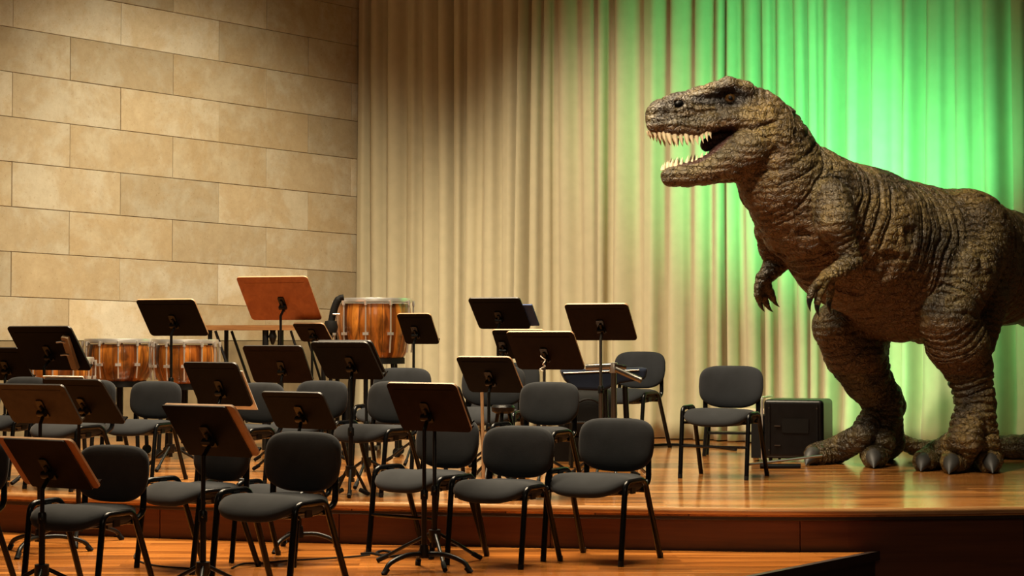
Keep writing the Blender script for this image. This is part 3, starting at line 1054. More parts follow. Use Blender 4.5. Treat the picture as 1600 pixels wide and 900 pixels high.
# ------------------------------------------------------------------ drums
def drum(label, px, ytop, ybot, width_px, Y, taper, nl, kind='kettle_drum'):
    s = F / Y
    r = width_px / 2 / s
    zt = P(px, ytop, Y).z
    zb = P(px, ybot, Y).z
    h = zt - zb
    root = empty(kind, ((px - 800) / F * Y, Y, 0))
    prof = [(r * taper * 0.3, zb), (r * taper * 0.92, zb + 0.005)]
    for k in range(9):
        f = k / 8
        bulge = math.sin(math.pi * (0.25 + 0.6 * f))
        prof.append((r * float(np.interp(f, (0, 0.12, 0.3, 0.5, 0.7, 0.85, 1.0), (taper, taper + 0.10, 0.95, 1.015, 1.03, 1.01, 0.975))), zb + 0.01 + (h - 0.05) * f))
    # each stave is a board of its own round the shell
    NS = 20
    prof2 = prof[1:]
    for q in range(NS):
        a0, a1 = 2 * math.pi * (q + 0.02) / NS, 2 * math.pi * (q + 0.98) / NS
        vs = []
        for (rr_, z) in prof2:
            for a, ro in ((a0, 0.994), (a0 + (a1 - a0) * 0.12, 1.0), ((a0 + a1) / 2, 1.003), (a1 - (a1 - a0) * 0.12, 1.0), (a1, 0.994)):
                vs.append((rr_ * ro * math.cos(a), rr_ * ro * math.sin(a), z))
        fs = [(i * 5 + k, i * 5 + k + 1, i * 5 + 6 + k, i * 5 + 5 + k) for i in range(len(prof2) - 1) for k in range(4)]
        MB().add(vs, fs).build('stave', 'drum', root, smooth=True)
    core = MB()
    core.lathe([(0.0, prof2[0][1])] + [(rr_ * 0.985, z) for rr_, z in prof2], 40)
    core.build('shell_core', 'dark_edge', root, smooth=True)
    # head, hoop and counter hoop
    MB().lathe([(0.0, zt - 0.004), (r * 0.97, zt - 0.006), (r * 1.0, zt - 0.02)], 40).build('drum_head', 'skin', root, smooth=True)
    MB().lathe([(r * 0.985, zt + 0.006), (r * 1.03, zt + 0.010), (r * 1.045, zt - 0.004), (r * 1.04, zt - 0.026), (r * 0.99, zt - 0.028)], 40).build('hoop', 'chrome', root, smooth=True)
    # tension rods with lugs and T handles
    for q in range(nl):
        a = 2 * math.pi * (q + 0.3) / nl
        d = Vector((math.cos(a), math.sin(a), 0))
        ro = r * 1.075
        rod = MB()
        rod.tube([d * ro + Vector((0, 0, zt - 0.02)), d * ro + Vector((0, 0, zb + h * 0.45)), d * (r * 1.02) + Vector((0, 0, zb + h * 0.12))], 0.007, 8)
        ob = rod.build('tension_rod', 'chrome', root, smooth=True)
        lug = MB()
        tdir = Vector((-d.y, d.x, 0))
        lug.box(d * (r * 1.06) + Vector((0, 0, zb + h * 0.43)), (0.05, 0.022, 0.024), Matrix((tdir, d, Vector((0, 0, 1)))).transposed())
        lug.build('lug', 'chrome', ob)
        MB().tube([d * (ro + 0.002) + Vector((0, 0, zt - 0.012)), d * (ro + 0.002) + Vector((0, 0, zt - 0.055))], 0.012, 8).build('claw_hook', 'chrome', ob, smooth=True)
    # base ring, legs and wheels
    MB().lathe([(r * taper * 0.98, zb + 0.02), (r * taper * 1.05, zb + 0.015), (r * taper * 1.05, zb - 0.035), (r * taper * 0.9, zb - 0.035)], 36).build('base_ring', 'rubber', root, smooth=True)
    for q in range(4):
        a = 2 * math.pi * (q + 0.5) / 4
        d = Vector((math.cos(a), math.sin(a), 0))
        lg = MB().tube([d * r * taper * 0.95 + Vector((0, 0, zb)), d * r * 0.9 + Vector((0, 0, zb * 0.5)), d * r * 0.95 + Vector((0, 0, 0.07))], 0.018, 10).build('leg', 'metal', root, smooth=True)
        c = d * r * 0.95 + Vector((0, 0, 0.04))
        td = Vector((-d.y, d.x, 0))
        MB().tube([c - td * 0.015, c + td * 0.015], 0.040, 14).build('wheel', 'rubber', lg, smooth=True)
    MB().tube([(0, 0, zb - 0.02), (0, 0, 0.12)], 0.03, 10).build('pedal_post', 'metal', root, smooth=True)
    MB().box((0, -r * 0.7, 0.08), (0.12, 0.26, 0.03)).build('pedal', 'metal', root)
    tag(root, label, 'drum', 'wooden drums along the back left')
    return root


drum('wooden kettle drum on the left, partly behind the large black stand', 188, 531, 598, 106, 16.4, 0.74, 12)
drum('wooden kettle drum with a black stand in front of it, right of the first one', 289, 532, 602, 100, 16.1, 0.74, 12)
drum('dark wooden kettle drum low at the far left, behind the large black stand', 88, 560, 612, 112, 15.3, 0.74, 12)
drum('tall barrel drum of glossy rosewood staves, high at the back by the curtain', 584, 468, 562, 116, 16.3, 0.80, 10, 'barrel_drum')

# black tuning gauge arm beside the barrel drum
g = empty('tuning_gauge', P(526, 500, 15.9))
MB().tube(smooth_path([(-0.05, 0, -0.04), (-0.03, 0, 0.06), (-0.005, 0, 0.14), (0.025, 0, 0.185), (0.06, 0, 0.195)], 4), [0.03] * 4 + [0.032] * 8 + [0.026] * 5, 10).build('arm', 'rubber', g, smooth=True)
MB().lathe([(0, -0.06), (0.05, -0.06), (0.062, -0.01), (0.05, 0.04), (0, 0.05)], 16, c=(-0.05, 0, -0.05)).build('gauge_head', 'rubber', g, smooth=True)
MB().tube([(-0.03, -0.03, 0.05), (0.03, -0.03, 0.05)], 0.008, 8).build('thumb_screw', 'chrome', g, smooth=True)
MB().tube([(-0.05, 0, -0.08), (-0.05, 0, -(P(526, 500, 15.9).z))], 0.016, 8).build('post', 'metal', g, smooth=True)
tag(g, 'black curved tuning gauge standing at the left of the tall barrel drum', 'gauge')

# long wooden instrument bar on a black folding frame, between the drums
Yt = 17.45
a_, b_ = P(322, 509, Yt), P(602, 512, Yt - 0.4)
tb = empty('long_table', ((a_.x + b_.x) / 2, Yt - 0.2, 0))
ln = (b_ - a_)
ang = math.atan2(ln.y, ln.x)
tb.rotation_euler = (0, 0, ang)
zt = a_.z
MB().box((0, 0, zt - 0.02), (ln.length, 0.5, 0.045)).build('table_top', 'table_wood', tb)
for sx in (-0.43, -0.12, 0.20, 0.43):
    x = sx * ln.length
    for sy in (-0.2, 0.2):
        MB().tube([(x, sy, zt - 0.04), (x + (0.0 if sx > -0.3 else 0.0), sy, 0.0)], 0.022 if sx != -0.12 else 0.03, 8).build('leg', 'metal', tb, smooth=True)
for sy in (-0.2, 0.2):
    MB().tube([(-0.40 * ln.length, sy, zt - 0.05), (-0.22 * ln.length, sy, 0.25)], 0.014, 8).build('brace', 'metal', tb, smooth=True)
    MB().tube([(0.02 * ln.length, sy, zt - 0.05), (0.16 * ln.length, sy, 0.35)], 0.012, 8).build('brace', 'metal', tb, smooth=True)
cl2 = MB()
cl2.lathe([(0, -0.08), (0.012, -0.075), (0.03, -0.03), (0.04, 0.0), (0.025, 0.04), (0.03, 0.06), (0, 0.06)], 12, c=(-0.08 * ln.length, -0.2, zt - 0.10))
cl2.build('clamp', 'metal', tb, smooth=True)
tag(tb, 'long brown wooden bar table on thin black legs between the drums', 'table')


# ------------------------------------------------------------------ things at the back right of the orchestra
# chrome pipe stand with a cross arm
p0 = P(959, 573, 13.9)
ps = empty('pipe_stand', (p0.x, 13.9, 0))
z1 = p0.z
MB().tube([(0, 0, 0.05), (0, 0, z1)], 0.021, 12).build('post', 'steel', ps, smooth=True)
MB().tube([(-0.21, 0.02, z1 - 0.005), (0.0, 0, z1 + 0.005)], 0.024, 12).build('arm', 'steel', ps, smooth=True)
MB().tube([(0.015, -0.03, z1 - 0.02), (0.20, -0.10, z1 - 0.10)], 0.022, 12).build('arm', 'steel', ps, smooth=True)
MB().tube([(0.0, -0.02, z1 + 0.01), (0.09, 0.02, z1 - 0.005)], 0.016, 10).build('tee_bar', 'steel', ps, smooth=True)
MB().lathe([(0, -0.045), (0.032, -0.045), (0.034, 0.0), (0.026, 0.03), (0, 0.035)], 16, c=(0, 0, z1)).build('tee_joint', 'chrome', ps, smooth=True)
for k in range(3):
    a = R(30 + 120 * k)
    d = Vector((math.cos(a), math.sin(a), 0))
    MB().tube([Vector((0, 0, 0.25)), d * 0.28 + Vector((0, 0, 0.015))], 0.012, 10).build('leg', 'steel', ps, smooth=True)
tag(ps, 'steel pipe stand with a tee joint and slanting arm before the far chair', 'stand')

# navy padded case lying on a trestle
c0 = P(922, 594, 14.9)
nv = empty('padded_case', (c0.x, 14.9, 0))
sc = F / 14.9
pts = [(-48 / sc, 16 / sc), (88 / sc, 20 / sc), (84 / sc, 2 / sc), (46 / sc, -4 / sc), (18 / sc, -16 / sc), (-26 / sc, -14 / sc), (-40 / sc, 0)]
bl = slab(pts, -0.20, 0.20)
bl.v = [(x, z, y + c0.z) for x, y, z in bl.v]
o = bl.build('body', 'navy', nv)
bv = o.modifiers.new('soft_edges', 'BEVEL')
bv.width = 0.025
bv.segments = 3
MB().tube([(-0.22, -0.205, c0.z + 0.06), (0.38, -0.205, c0.z + 0.085)], 0.006, 6).build('zip', 'steel', nv)
for sx in (-0.14, 0.12, 0.28):
    for sy in (-0.15, 0.15):
        MB().tube([(sx, sy, c0.z - 0.05), (sx * 1.1, sy, 0)], 0.014, 8).build('leg', 'metal', nv, smooth=True)
MB().tube([(-0.2, -0.15, 0.36), (0.36, -0.15, 0.36)], 0.01, 8).build('cross_rail', 'metal', nv, smooth=True)
tag(nv, 'dark navy padded case on thin black trestle legs beside the far chair', 'case')

# black trolley bag with a wheel under the case
q0 = on_floor(918, 735, 0)
tg = empty('trolley_bag', (P(918, 640, 15.6).x, 15.6, 0))
bgm = weld(pillow(0.50, 0.42, 0.30, 4.0, 3.0, 6, 36, lambda x, y, z: (x, z, y + 0.40)).build('bag_body', 'rubber', tg))
MB().tube(smooth_path([(-0.2, -0.16, 0.3), (-0.08, -0.17, 0.5), (0.08, -0.17, 0.5), (0.2, -0.16, 0.3)], 4), 0.012, 8).build('strap', 'shell', tg, smooth=True)
for sx in (-0.2, 0.34):
    MB().tube([(sx, -0.05, 0.12 if sx < 0 else 0.24), (sx, 0.05, 0.12 if sx < 0 else 0.24)], 0.12, 20).build('wheel', 'rubber', tg, smooth=True)
MB().tube([(0.34, -0.05, 0.24), (0.34, -0.05, 0.02)], 0.02, 8).build('fork', 'steel', tg, smooth=True)
MB().box((0.07, 0, 0.1), (0.7, 0.2, 0.2)).build('base_frame', 'metal', tg)
tag(tg, 'black wheeled bag on the floor under the navy padded case', 'bag')

# black flight case
k0 = on_floor(1225, 722, 0)
fc = empty('flight_case', (P(1248, 720, 15.6).x, 15.6, 0), R(-20))
fw, fd, fh = 0.50, 0.46, 0.49
bx = MB().box((0, 0, fh / 2 + 0.03), (fw, fd, fh)).build('body', 'case', fc)
bv = bx.modifiers.new('edge_round', 'BEVEL')
bv.width = 0.035
bv.segments = 4
for sx in (-1, 1):
    MB().box((sx * (fw / 2 - 0.05), -fd / 2 - 0.004, fh / 2 + 0.03), (0.012, 0.012, fh * 0.86)).build('rib', 'shell', fc)
MB().box((0.02, -fd / 2 - 0.003, fh * 0.62), (0.22, 0.008, 0.12)).build('recessed_plate', 'shell', fc)
for sz in (0.30, 0.14):
    MB().box((-0.13, -fd / 2 - 0.006, sz), (0.05, 0.012, 0.008)).build('catch', 'steel', fc)
for sx in (-1, 1):
    for sz in (0.10, fh - 0.04):
        MB().lathe([(0, -0.006), (0.008, -0.006), (0.008, 0.006), (0, 0.006)], 8, c=(sx * 0.2, -fd / 2 - 0.004, sz)).build('rivet', 'steel', fc)
MB().tube(fillet([(-fw / 2 - 0.015, -fd / 2 + 0.02, 0.02), (-fw / 2 - 0.015, -fd / 2 + 0.02, fh + 0.045), (-fw / 2 - 0.015, fd / 2 - 0.05, fh + 0.045)], 0.03), 0.010, 8).build('trolley_handle', 'chrome', fc, smooth=True)
MB().box((-fw / 2 - 0.06, -0.02, fh * 0.42), (0.10, 0.36, fh * 0.72)).build('side_bag', 'rubber', fc)
for sx in (-0.2, 0.2):
    for sy in (-0.18, 0.18):
        MB().tube([(sx - 0.01, sy, 0.028), (sx + 0.01, sy, 0.028)], 0.028, 12).build('wheel', 'rubber', fc, smooth=True)
tag(fc, 'black equipment case standing between the lone chair and the dinosaur foot', 'case')

# low cream trestle behind the lone chair
tl0 = P(1143, 640, 16.3)
lt = empty('low_table', (tl0.x, 16.3, 0), R(-12))
zt2 = tl0.z - 0.02
MB().box((0.02, 0, zt2), (0.62, 0.30, 0.05)).build('table_top', 'cream', lt)
for sx in (-0.2, 0.24):
    for sy in (-0.11, 0.11):
        MB().tube([(sx, sy, zt2), (sx - 0.03, sy, 0)], 0.018, 8).build('leg', 'metal', lt, smooth=True)
MB().box((0.02, 0.0, 0.20), (0.5, 0.2, 0.02)).build('shelf', 'metal', lt)
tag(lt, 'low cream-topped table behind the lone chair, against the curtain', 'table')

# microphone boom lying beside the case
r0, r1 = on_floor(1168, 722, 0.05), on_floor(1285, 712, 0.10)
bo = empty('boom_pole', (r0.x, r0.y, 0))
MB().tube([(0, 0, 0.03), tuple(r1 - Vector((r0.x, r0.y, 0)))], 0.010, 8).build('rod', 'steel', bo, smooth=True)
MB().tube([(0.10, 0, 0.018), (0.42, 0.02, 0.018)], 0.018, 8).build('grip', 'rubber', bo, smooth=True)
tag(bo, 'thin steel rod lying on the floor in front of the black case', 'rod')

# small round black stool among the chairs
st = empty('round_stool', (P(786, 640, 13.3).x, 13.3, 0))
zs = P(786, 632, 13.3).z
MB().lathe([(0, 0), (0.075, -0.004), (0.085, -0.02), (0.08, -0.05), (0.05, -0.065), (0, -0.065)], 24, c=(0, 0, zs)).build('seat', 'case', st, smooth=True)
for k in range(3):
    a = R(20 + 120 * k)
    MB().tube([(0.045 * math.cos(a), 0.045 * math.sin(a), zs - 0.05), (0.16 * math.cos(a), 0.16 * math.sin(a), 0)], 0.014, 8).build('leg', 'tube', st, smooth=True)
MB().lathe([(0.10, 0.0), (0.112, 0.0), (0.112, 0.02), (0.10, 0.02)], 20, c=(0, 0, zs * 0.35)).build('foot_ring', 'tube', st, smooth=True)
tag(st, 'small round black stool under the stand left of the curtain centre', 'stool')

# two wooden drumstick-like dowels leaning between the stools
for lab, x1, y1, x2, y2, Y in (('pale wooden stick leaning beside the stand left of the curtain centre', 753, 613, 756, 690, 12.42),):
    a_, b_ = P(x1, y1, Y), P(x2, y2, Y - 0.1)
    q = empty('wooden_stick', (b_.x, b_.y, 0))
    MB().tube([a_ - Vector((b_.x, b_.y, 0)), (0, 0, 0.004)], 0.011, 8).build('shaft', 'tan_wood', q, smooth=True)
    MB().tube([(0, 0, 0.0), (0, 0, 0.03)], 0.014, 8).build('rubber_tip', 'rubber', q, smooth=True)
    tag(q, lab, 'stick')

# cables
def cable(label, pix, z, r=0.006):
    pts = [on_floor(x, y, z) + Vector((0, 0, r)) for x, y in pix]
    o = pts[0].copy()
    ob = MB().tube(smooth_path([p - o for p in pts], 5), r, 6).build('cable', 'rubber', None, smooth=True, loc=o)
    tag(ob, label, 'cable', 'cables on the floor')
cable('thin cable curling on the lower platform beside the front left chair', [(214, 863), (210, 872), (222, 880), (250, 886), (290, 889), (330, 892)], Z_LOW, 0.005)
cable('long thin cable running across the lower platform behind the large chair', [(362, 889), (380, 882), (410, 881), (450, 877), (490, 875), (550, 871), (578, 868)], Z_LOW, 0.005)
cable('short cable loop with a plug by the centre front stand', [(564, 867), (580, 866), (596, 869), (612, 866), (600, 862), (588, 866), (606, 871), (640, 868)], Z_LOW, 0.007)
cable('cable lying along the foot of the curtain by the far chair', [(1018, 698), (1050, 697), (1090, 699), (1120, 701), (1150, 705)], 0, 0.014)


# ------------------------------------------------------------------ the dinosaur
# The body is one continuous surface: tapered limbs blended into a distance field and meshed.
PHI = R(40)
fb = Vector((-math.cos(PHI), -math.sin(PHI), 0))
nbd = Vector((math.sin(PHI), -math.cos(PHI), 0))       # towards its near flank
Bb = P(1470, 400, 14.8)
PH2 = R(16)
nh = Vector((math.sin(PH2), -math.cos(PH2), 0))


def bp(px, py, lat=0.0):
    return on_plane(px, py, Bb + nbd * lat, nbd)


Hb = bp(1200, 235)


def hp(px, py, lat=0.0):
    return on_plane(px, py, Hb + nh * lat, nh)


prims, cutters = [], []


def chain(pts, k, wr=(0, 0.1), smooth=0):
    """pts: (point, radius in metres)"""
    s = 0.0
    for (a, ra), (b, rb_) in zip(pts[:-1], pts[1:]):
        prims.append((np.array(a), np.array(b), ra, rb_, k, wr, s))
        s += (b - a).length


def pr(fn, px, py, rpx, lat=0.0):
    q = fn(px, py, lat)
    return (q, rpx / F * q.y)


def fpnt(px, pyb, rpx):
    q = on_floor(px, pyb, 0.0)
    r = rpx / F * q.y
    return (Vector((q.x, q.y + r * 0.5, r * 0.93)), r)


# trunk, neck and tail root
chain([pr(bp, 1196, 190, 40), pr(bp, 1222, 228, 40), pr(bp, 1262, 290, 50), pr(bp, 1320, 350, 90)], 0.08, (0.016, 0.09))
chain([pr(bp, 1202, 226, 58), pr(bp, 1221, 280, 62), pr(bp, 1264, 322, 84), pr(bp, 1338, 372, 108), pr(bp, 1424, 412, 119)], 0.10, (0.019, 0.10))
chain([pr(bp, 1424, 412, 119), pr(bp, 1492, 405, 104), pr(bp, 1560, 418, 86), pr(bp, 1618, 427, 72), pr(bp, 1640, 430, 67)], 0.10, (0.012, 0.12))
# skull: from the back of the head to the tip of the snout
chain([pr(hp, 1183, 186, 47), pr(hp, 1140, 166, 40), pr(hp, 1100, 170, 33), pr(hp, 1062, 178, 31), pr(hp, 1036, 181, 26)], 0.04, (0.008, 0.05))
for s in (1, -1):
    # lip of the upper jaw, brow ridge, cheek, mandible
    chain([pr(hp, 1024, 194, 13, 0.045 * s), pr(hp, 1052, 196, 14, 0.09 * s), pr(hp, 1085, 199, 14, 0.12 * s), pr(hp, 1112, 192, 13, 0.145 * s), pr(hp, 1140, 186, 14, 0.165 * s), pr(hp, 1178, 192, 18, 0.17 * s)], 0.03, (0.004, 0.03))
    chain([pr(hp, 1080, 156, 9, 0.085 * s), pr(hp, 1110, 142, 11, 0.125 * s), pr(hp, 1138, 134, 13, 0.155 * s), pr(hp, 1166, 140, 13, 0.15 * s)], 0.025, (0.003, 0.03))
    chain([pr(hp, 1052, 160, 8, 0.075 * s), pr(hp, 1072, 158, 8, 0.085 * s)], 0.03)
    chain([pr(hp, 1150, 178, 18, 0.13 * s), pr(hp, 1190, 186, 24, 0.15 * s)], 0.04, (0.003, 0.04))
    chain([pr(hp, 1048, 276, 15, 0.035 * s), pr(hp, 1074, 273, 17, 0.075 * s), pr(hp, 1105, 266, 20, 0.105 * s), pr(hp, 1135, 252, 27, 0.125 * s), pr(hp, 1165, 234, 33, 0.13 * s), pr(hp, 1185, 215, 32, 0.12 * s)], 0.035, (0.003, 0.04))
chain([pr(hp, 1055, 281, 8), pr(hp, 1100, 280, 9), pr(hp, 1140, 270, 14), pr(hp, 1170, 250, 32)], 0.03)
chain([pr(hp, 1104, 226, 10), pr(hp, 1124, 219, 17), pr(hp, 1152, 216, 25)], 0.02)
chain([pr(hp, 1170, 250, 34), pr(bp, 1205, 290, 44), pr(bp, 1230, 320, 52)], 0.06, (0.007, 0.06))

# near leg
NL = 0.46
near_ankle = pr(bp, 1523, 655, 30, NL - 0.02)
chain([pr(bp, 1506, 372, 76, 0.27), pr(bp, 1490, 430, 64, NL - 0.05), pr(bp, 1480, 485, 46, NL)], 0.035, (0.015, 0.06))
chain([pr(bp, 1476, 492, 43, NL), pr(bp, 1496, 535, 47, NL - 0.03), pr(bp, 1513, 575, 36, NL - 0.04), pr(bp, 1522, 618, 29, NL - 0.03), near_ankle], 0.04, (0.013, 0.055))
chain([pr(bp, 1528, 470, 46, NL - 0.12), pr(bp, 1520, 535, 34, NL - 0.10)], 0.06, (0.006, 0.05))
chain([pr(bp, 1538, 612, 14, NL - 0.06), pr(bp, 1543, 632, 13, NL - 0.06), pr(bp, 1535, 662, 17, NL - 0.05)], 0.03)
TOE = (0.020, 0.060)
def toe(fn, ax, ay, ar, lat, mid, tips):
    return [pr(fn, ax, ay, ar, lat), mid] + tips
near_toes = [[pr(bp, 1507, 650, 17, NL - 0.02), pr(bp, 1500, 688, 18, NL + 0.02), fpnt(1466, 731, 20), fpnt(1446, 736, 16)],
             [pr(bp, 1519, 648, 17, NL + 0.02), pr(bp, 1516, 690, 18, NL + 0.08), fpnt(1498, 738, 21), fpnt(1490, 740, 17)],
             [pr(bp, 1536, 650, 18, NL + 0.0), pr(bp, 1541, 690, 19, NL + 0.06), fpnt(1546, 736, 22), fpnt(1549, 739, 17)]]
chain([near_ankle, pr(bp, 1524, 690, 24, NL - 0.08), fpnt(1520, 728, 20)], 0.03, TOE)
for t in near_toes:
    chain(t, 0.016, TOE)
# far leg
FL = -0.46
far_ankle = pr(bp, 1379, 650, 30, FL)
chain([pr(bp, 1430, 440, 70, -0.2), pr(bp, 1355, 480, 56, FL + 0.08), pr(bp, 1306, 508, 35, FL)], 0.05, (0.007, 0.055))
chain([pr(bp, 1308, 514, 36, FL), pr(bp, 1336, 552, 46, FL), pr(bp, 1355, 591, 36, FL), pr(bp, 1379, 626, 29, FL), far_ankle], 0.04, (0.013, 0.055))
chain([pr(bp, 1360, 515, 32, FL + 0.05), pr(bp, 1360, 562, 26, FL)], 0.06, (0.006, 0.05))
chain([pr(bp, 1394, 612, 14, FL), pr(bp, 1402, 634, 13, FL), pr(bp, 1390, 662, 17, FL)], 0.03)
far_toes = [[pr(bp, 1364, 648, 17, FL), pr(bp, 1346, 682, 19, FL + 0.02), fpnt(1304, 724, 19), fpnt(1274, 727, 16)],
            [pr(bp, 1380, 648, 19, FL + 0.02), pr(bp, 1376, 690, 21, FL + 0.07), fpnt(1369, 729, 21), fpnt(1367, 731, 17)],
            [far_ankle, pr(bp, 1390, 690, 22, FL - 0.05), fpnt(1386, 718, 18)]]
for t in far_toes:
    chain(t, 0.016, TOE)
# arms with three fingers each
A1, A2 = 0.40, 0.50
AW = (0.005, 0.035)
near_arm = [pr(bp, 1298, 312, 33, A1 - 0.05), pr(bp, 1304, 347, 31, A1 + 0.04), pr(bp, 1323, 385, 17, A2 - 0.02), pr(bp, 1331, 410, 15, A2), pr(bp, 1312, 422, 13, A2 + 0.02), pr(bp, 1293, 432, 10, A2 + 0.03)]
chain(near_arm, 0.022, (0.008, 0.045))
nf = [[near_arm[-1], pr(bp, 1279, 441, 6.5, A2 + .05), pr(bp, 1269, 453, 5.5, A2 + .06), pr(bp, 1265, 467, 4.5, A2 + .06)],
      [near_arm[-1], pr(bp, 1286, 446, 6.5, A2 + .05), pr(bp, 1280, 460, 5.5, A2 + .07), pr(bp, 1277, 475, 4.5, A2 + .07)],
      [near_arm[-1], pr(bp, 1297, 445, 6.5, A2 + .01), pr(bp, 1297, 458, 5.5, A2 + .0), pr(bp, 1295, 472, 4.5, A2 + .0)]]
far_arm = [pr(bp, 1222, 340, 28, -A1 + 0.12), pr(bp, 1199, 360, 18, -A1), pr(bp, 1205, 388, 18, -A1 - .05), pr(bp, 1214, 412, 16, -A1 - .05), pr(bp, 1203, 424, 13, -A1 - .05), pr(bp, 1193, 436, 11, -A1 - .05)]
chain(far_arm, 0.04, AW)
ff = [[far_arm[-1], pr(bp, 1186, 448, 7, -A1 - .05), pr(bp, 1184, 460, 6, -A1 - .05), pr(bp, 1187, 472, 5, -A1 - .05)],
      [far_arm[-1], pr(bp, 1191, 450, 7, -A1 - .06), pr(bp, 1192, 463, 6, -A1 - .06), pr(bp, 1198, 475, 5, -A1 - .06)],
      [far_arm[-1], pr(bp, 1199, 447, 7, -A1 - .03), pr(bp, 1203, 457, 6, -A1 - .03), pr(bp, 1208, 467, 5, -A1 - .03)]]
for t in nf + ff:
    chain(t, 0.012, (0.003, 0.025))

# eye sockets, nostrils, mouth-corner fold
for s in (1, -1):
    e = hp(1141, 154, 0.21) if s > 0 else hp(1141, 154, 0.21) - nh * 0.42
    cutters.append((np.array(e), np.array(e), 0.070, 0.070, 0.03))
    e2 = hp(1105, 158, 0.185) if s > 0 else hp(1105, 158, 0.185) - nh * 0.37
    cutters.append((np.array(e), np.array(e2), 0.060, 0.030, 0.03))
    a = hp(1060, 162, 0.128)
    b = hp(1065, 160, 0.138)
    if s < 0:
        a, b = a - nh * 0.256, b - nh * 0.276
    cutters.append((np.array(a), np.array(b), 0.036, 0.030, 0.010))
    a, b, c = hp(1146, 203, 0.23), hp(1176, 203, 0.255), hp(1206, 192, 0.25)
    if s < 0:
        a, b, c = a - nh * 0.46, b - nh * 0.51, c - nh * 0.50
    cutters.append((np.array(a), np.array(b), 0.024, 0.020, 0.02))
    cutters.append((np.array(b), np.array(c), 0.020, 0.014, 0.02))
# crease where the near thigh meets the flank
ca = [bp(1458, 315, 0.54), bp(1444, 360, 0.63), bp(1436, 430, 0.66), bp(1434, 490, 0.60)]
for a, b in zip(ca[:-1], ca[1:]):
    cutters.append((np.array(a), np.array(b), 0.055, 0.055, 0.05))

VX = 0.0105
mins = np.min([np.minimum(p[0] - p[2], p[1] - p[3]) for p in prims], axis=0) - 0.06
maxs = np.max([np.maximum(p[0] + p[2], p[1] + p[3]) for p in prims], axis=0) + 0.06
mins[2] = -0.03
dims = np.ceil((maxs - mins) / VX).astype(int) + 1
field = np.full(dims, 1.0, dtype=np.float32)


def seg_dist(X, Y, Z, a, b, ra, rb_):
    ab = b - a
    L2 = float(ab @ ab)
    dx, dy, dz = X - a[0], Y - a[1], Z - a[2]
    if L2 < 1e-9:
        return np.sqrt(dx * dx + dy * dy + dz * dz) - ra, None
    t = np.clip((dx * ab[0] + dy * ab[1] + dz * ab[2]) / L2, 0, 1)
    dx, dy, dz = dx - t * ab[0], dy - t * ab[1], dz - t * ab[2]
    return np.sqrt(dx * dx + dy * dy + dz * dz) - (ra + (rb_ - ra) * t), t


def window(a, b, ra, rb_, pad):
    lo = np.minimum(a - ra, b - rb_) - pad
    hi = np.maximum(a + ra, b + rb_) + pad
    i0 = np.clip(((lo - mins) / VX).astype(int), 0, dims - 1)
    i1 = np.clip(((hi - mins) / VX).astype(int) + 2, 1, dims)
    sl = tuple(slice(x, y) for x, y in zip(i0, i1))
    ax = [(mins[i] + VX * np.arange(i0[i], i1[i])).astype(np.float32) for i in range(3)]
    return sl, ax[0][:, None, None], ax[1][None, :, None], ax[2][None, None, :]


for a, b, ra, rb_, k, wr, s0 in prims:
    sl, X, Yg, Z = window(a, b, ra, rb_, k + 3 * VX)
    if any(q.stop <= q.start for q in sl):
        continue
    d, _ = seg_dist(X, Yg, Z, a, b, ra, rb_)
    f = field[sl]
    h = np.maximum(k - np.abs(f - d), 0.0) / k
    field[sl] = np.minimum(f, d) - h * h * k * 0.25
for a, b, ra, rb_, k in cutters:
    sl, X, Yg, Z = window(a, b, ra, rb_, k + 3 * VX)
    if any(q.stop <= q.start for q in sl):
        continue
    d, _ = seg_dist(X, Yg, Z, a, b, ra, rb_)
    d = -d
    f = field[sl]
    h = np.maximum(k - np.abs(f - d), 0.0) / k
    field[sl] = np.maximum(f, d) + h * h * k * 0.25
# flat soles
zz = (mins[2] + VX * np.arange(dims[2])).astype(np.float32)
field = np.maximum(field, (0.003 - zz)[None, None, :])


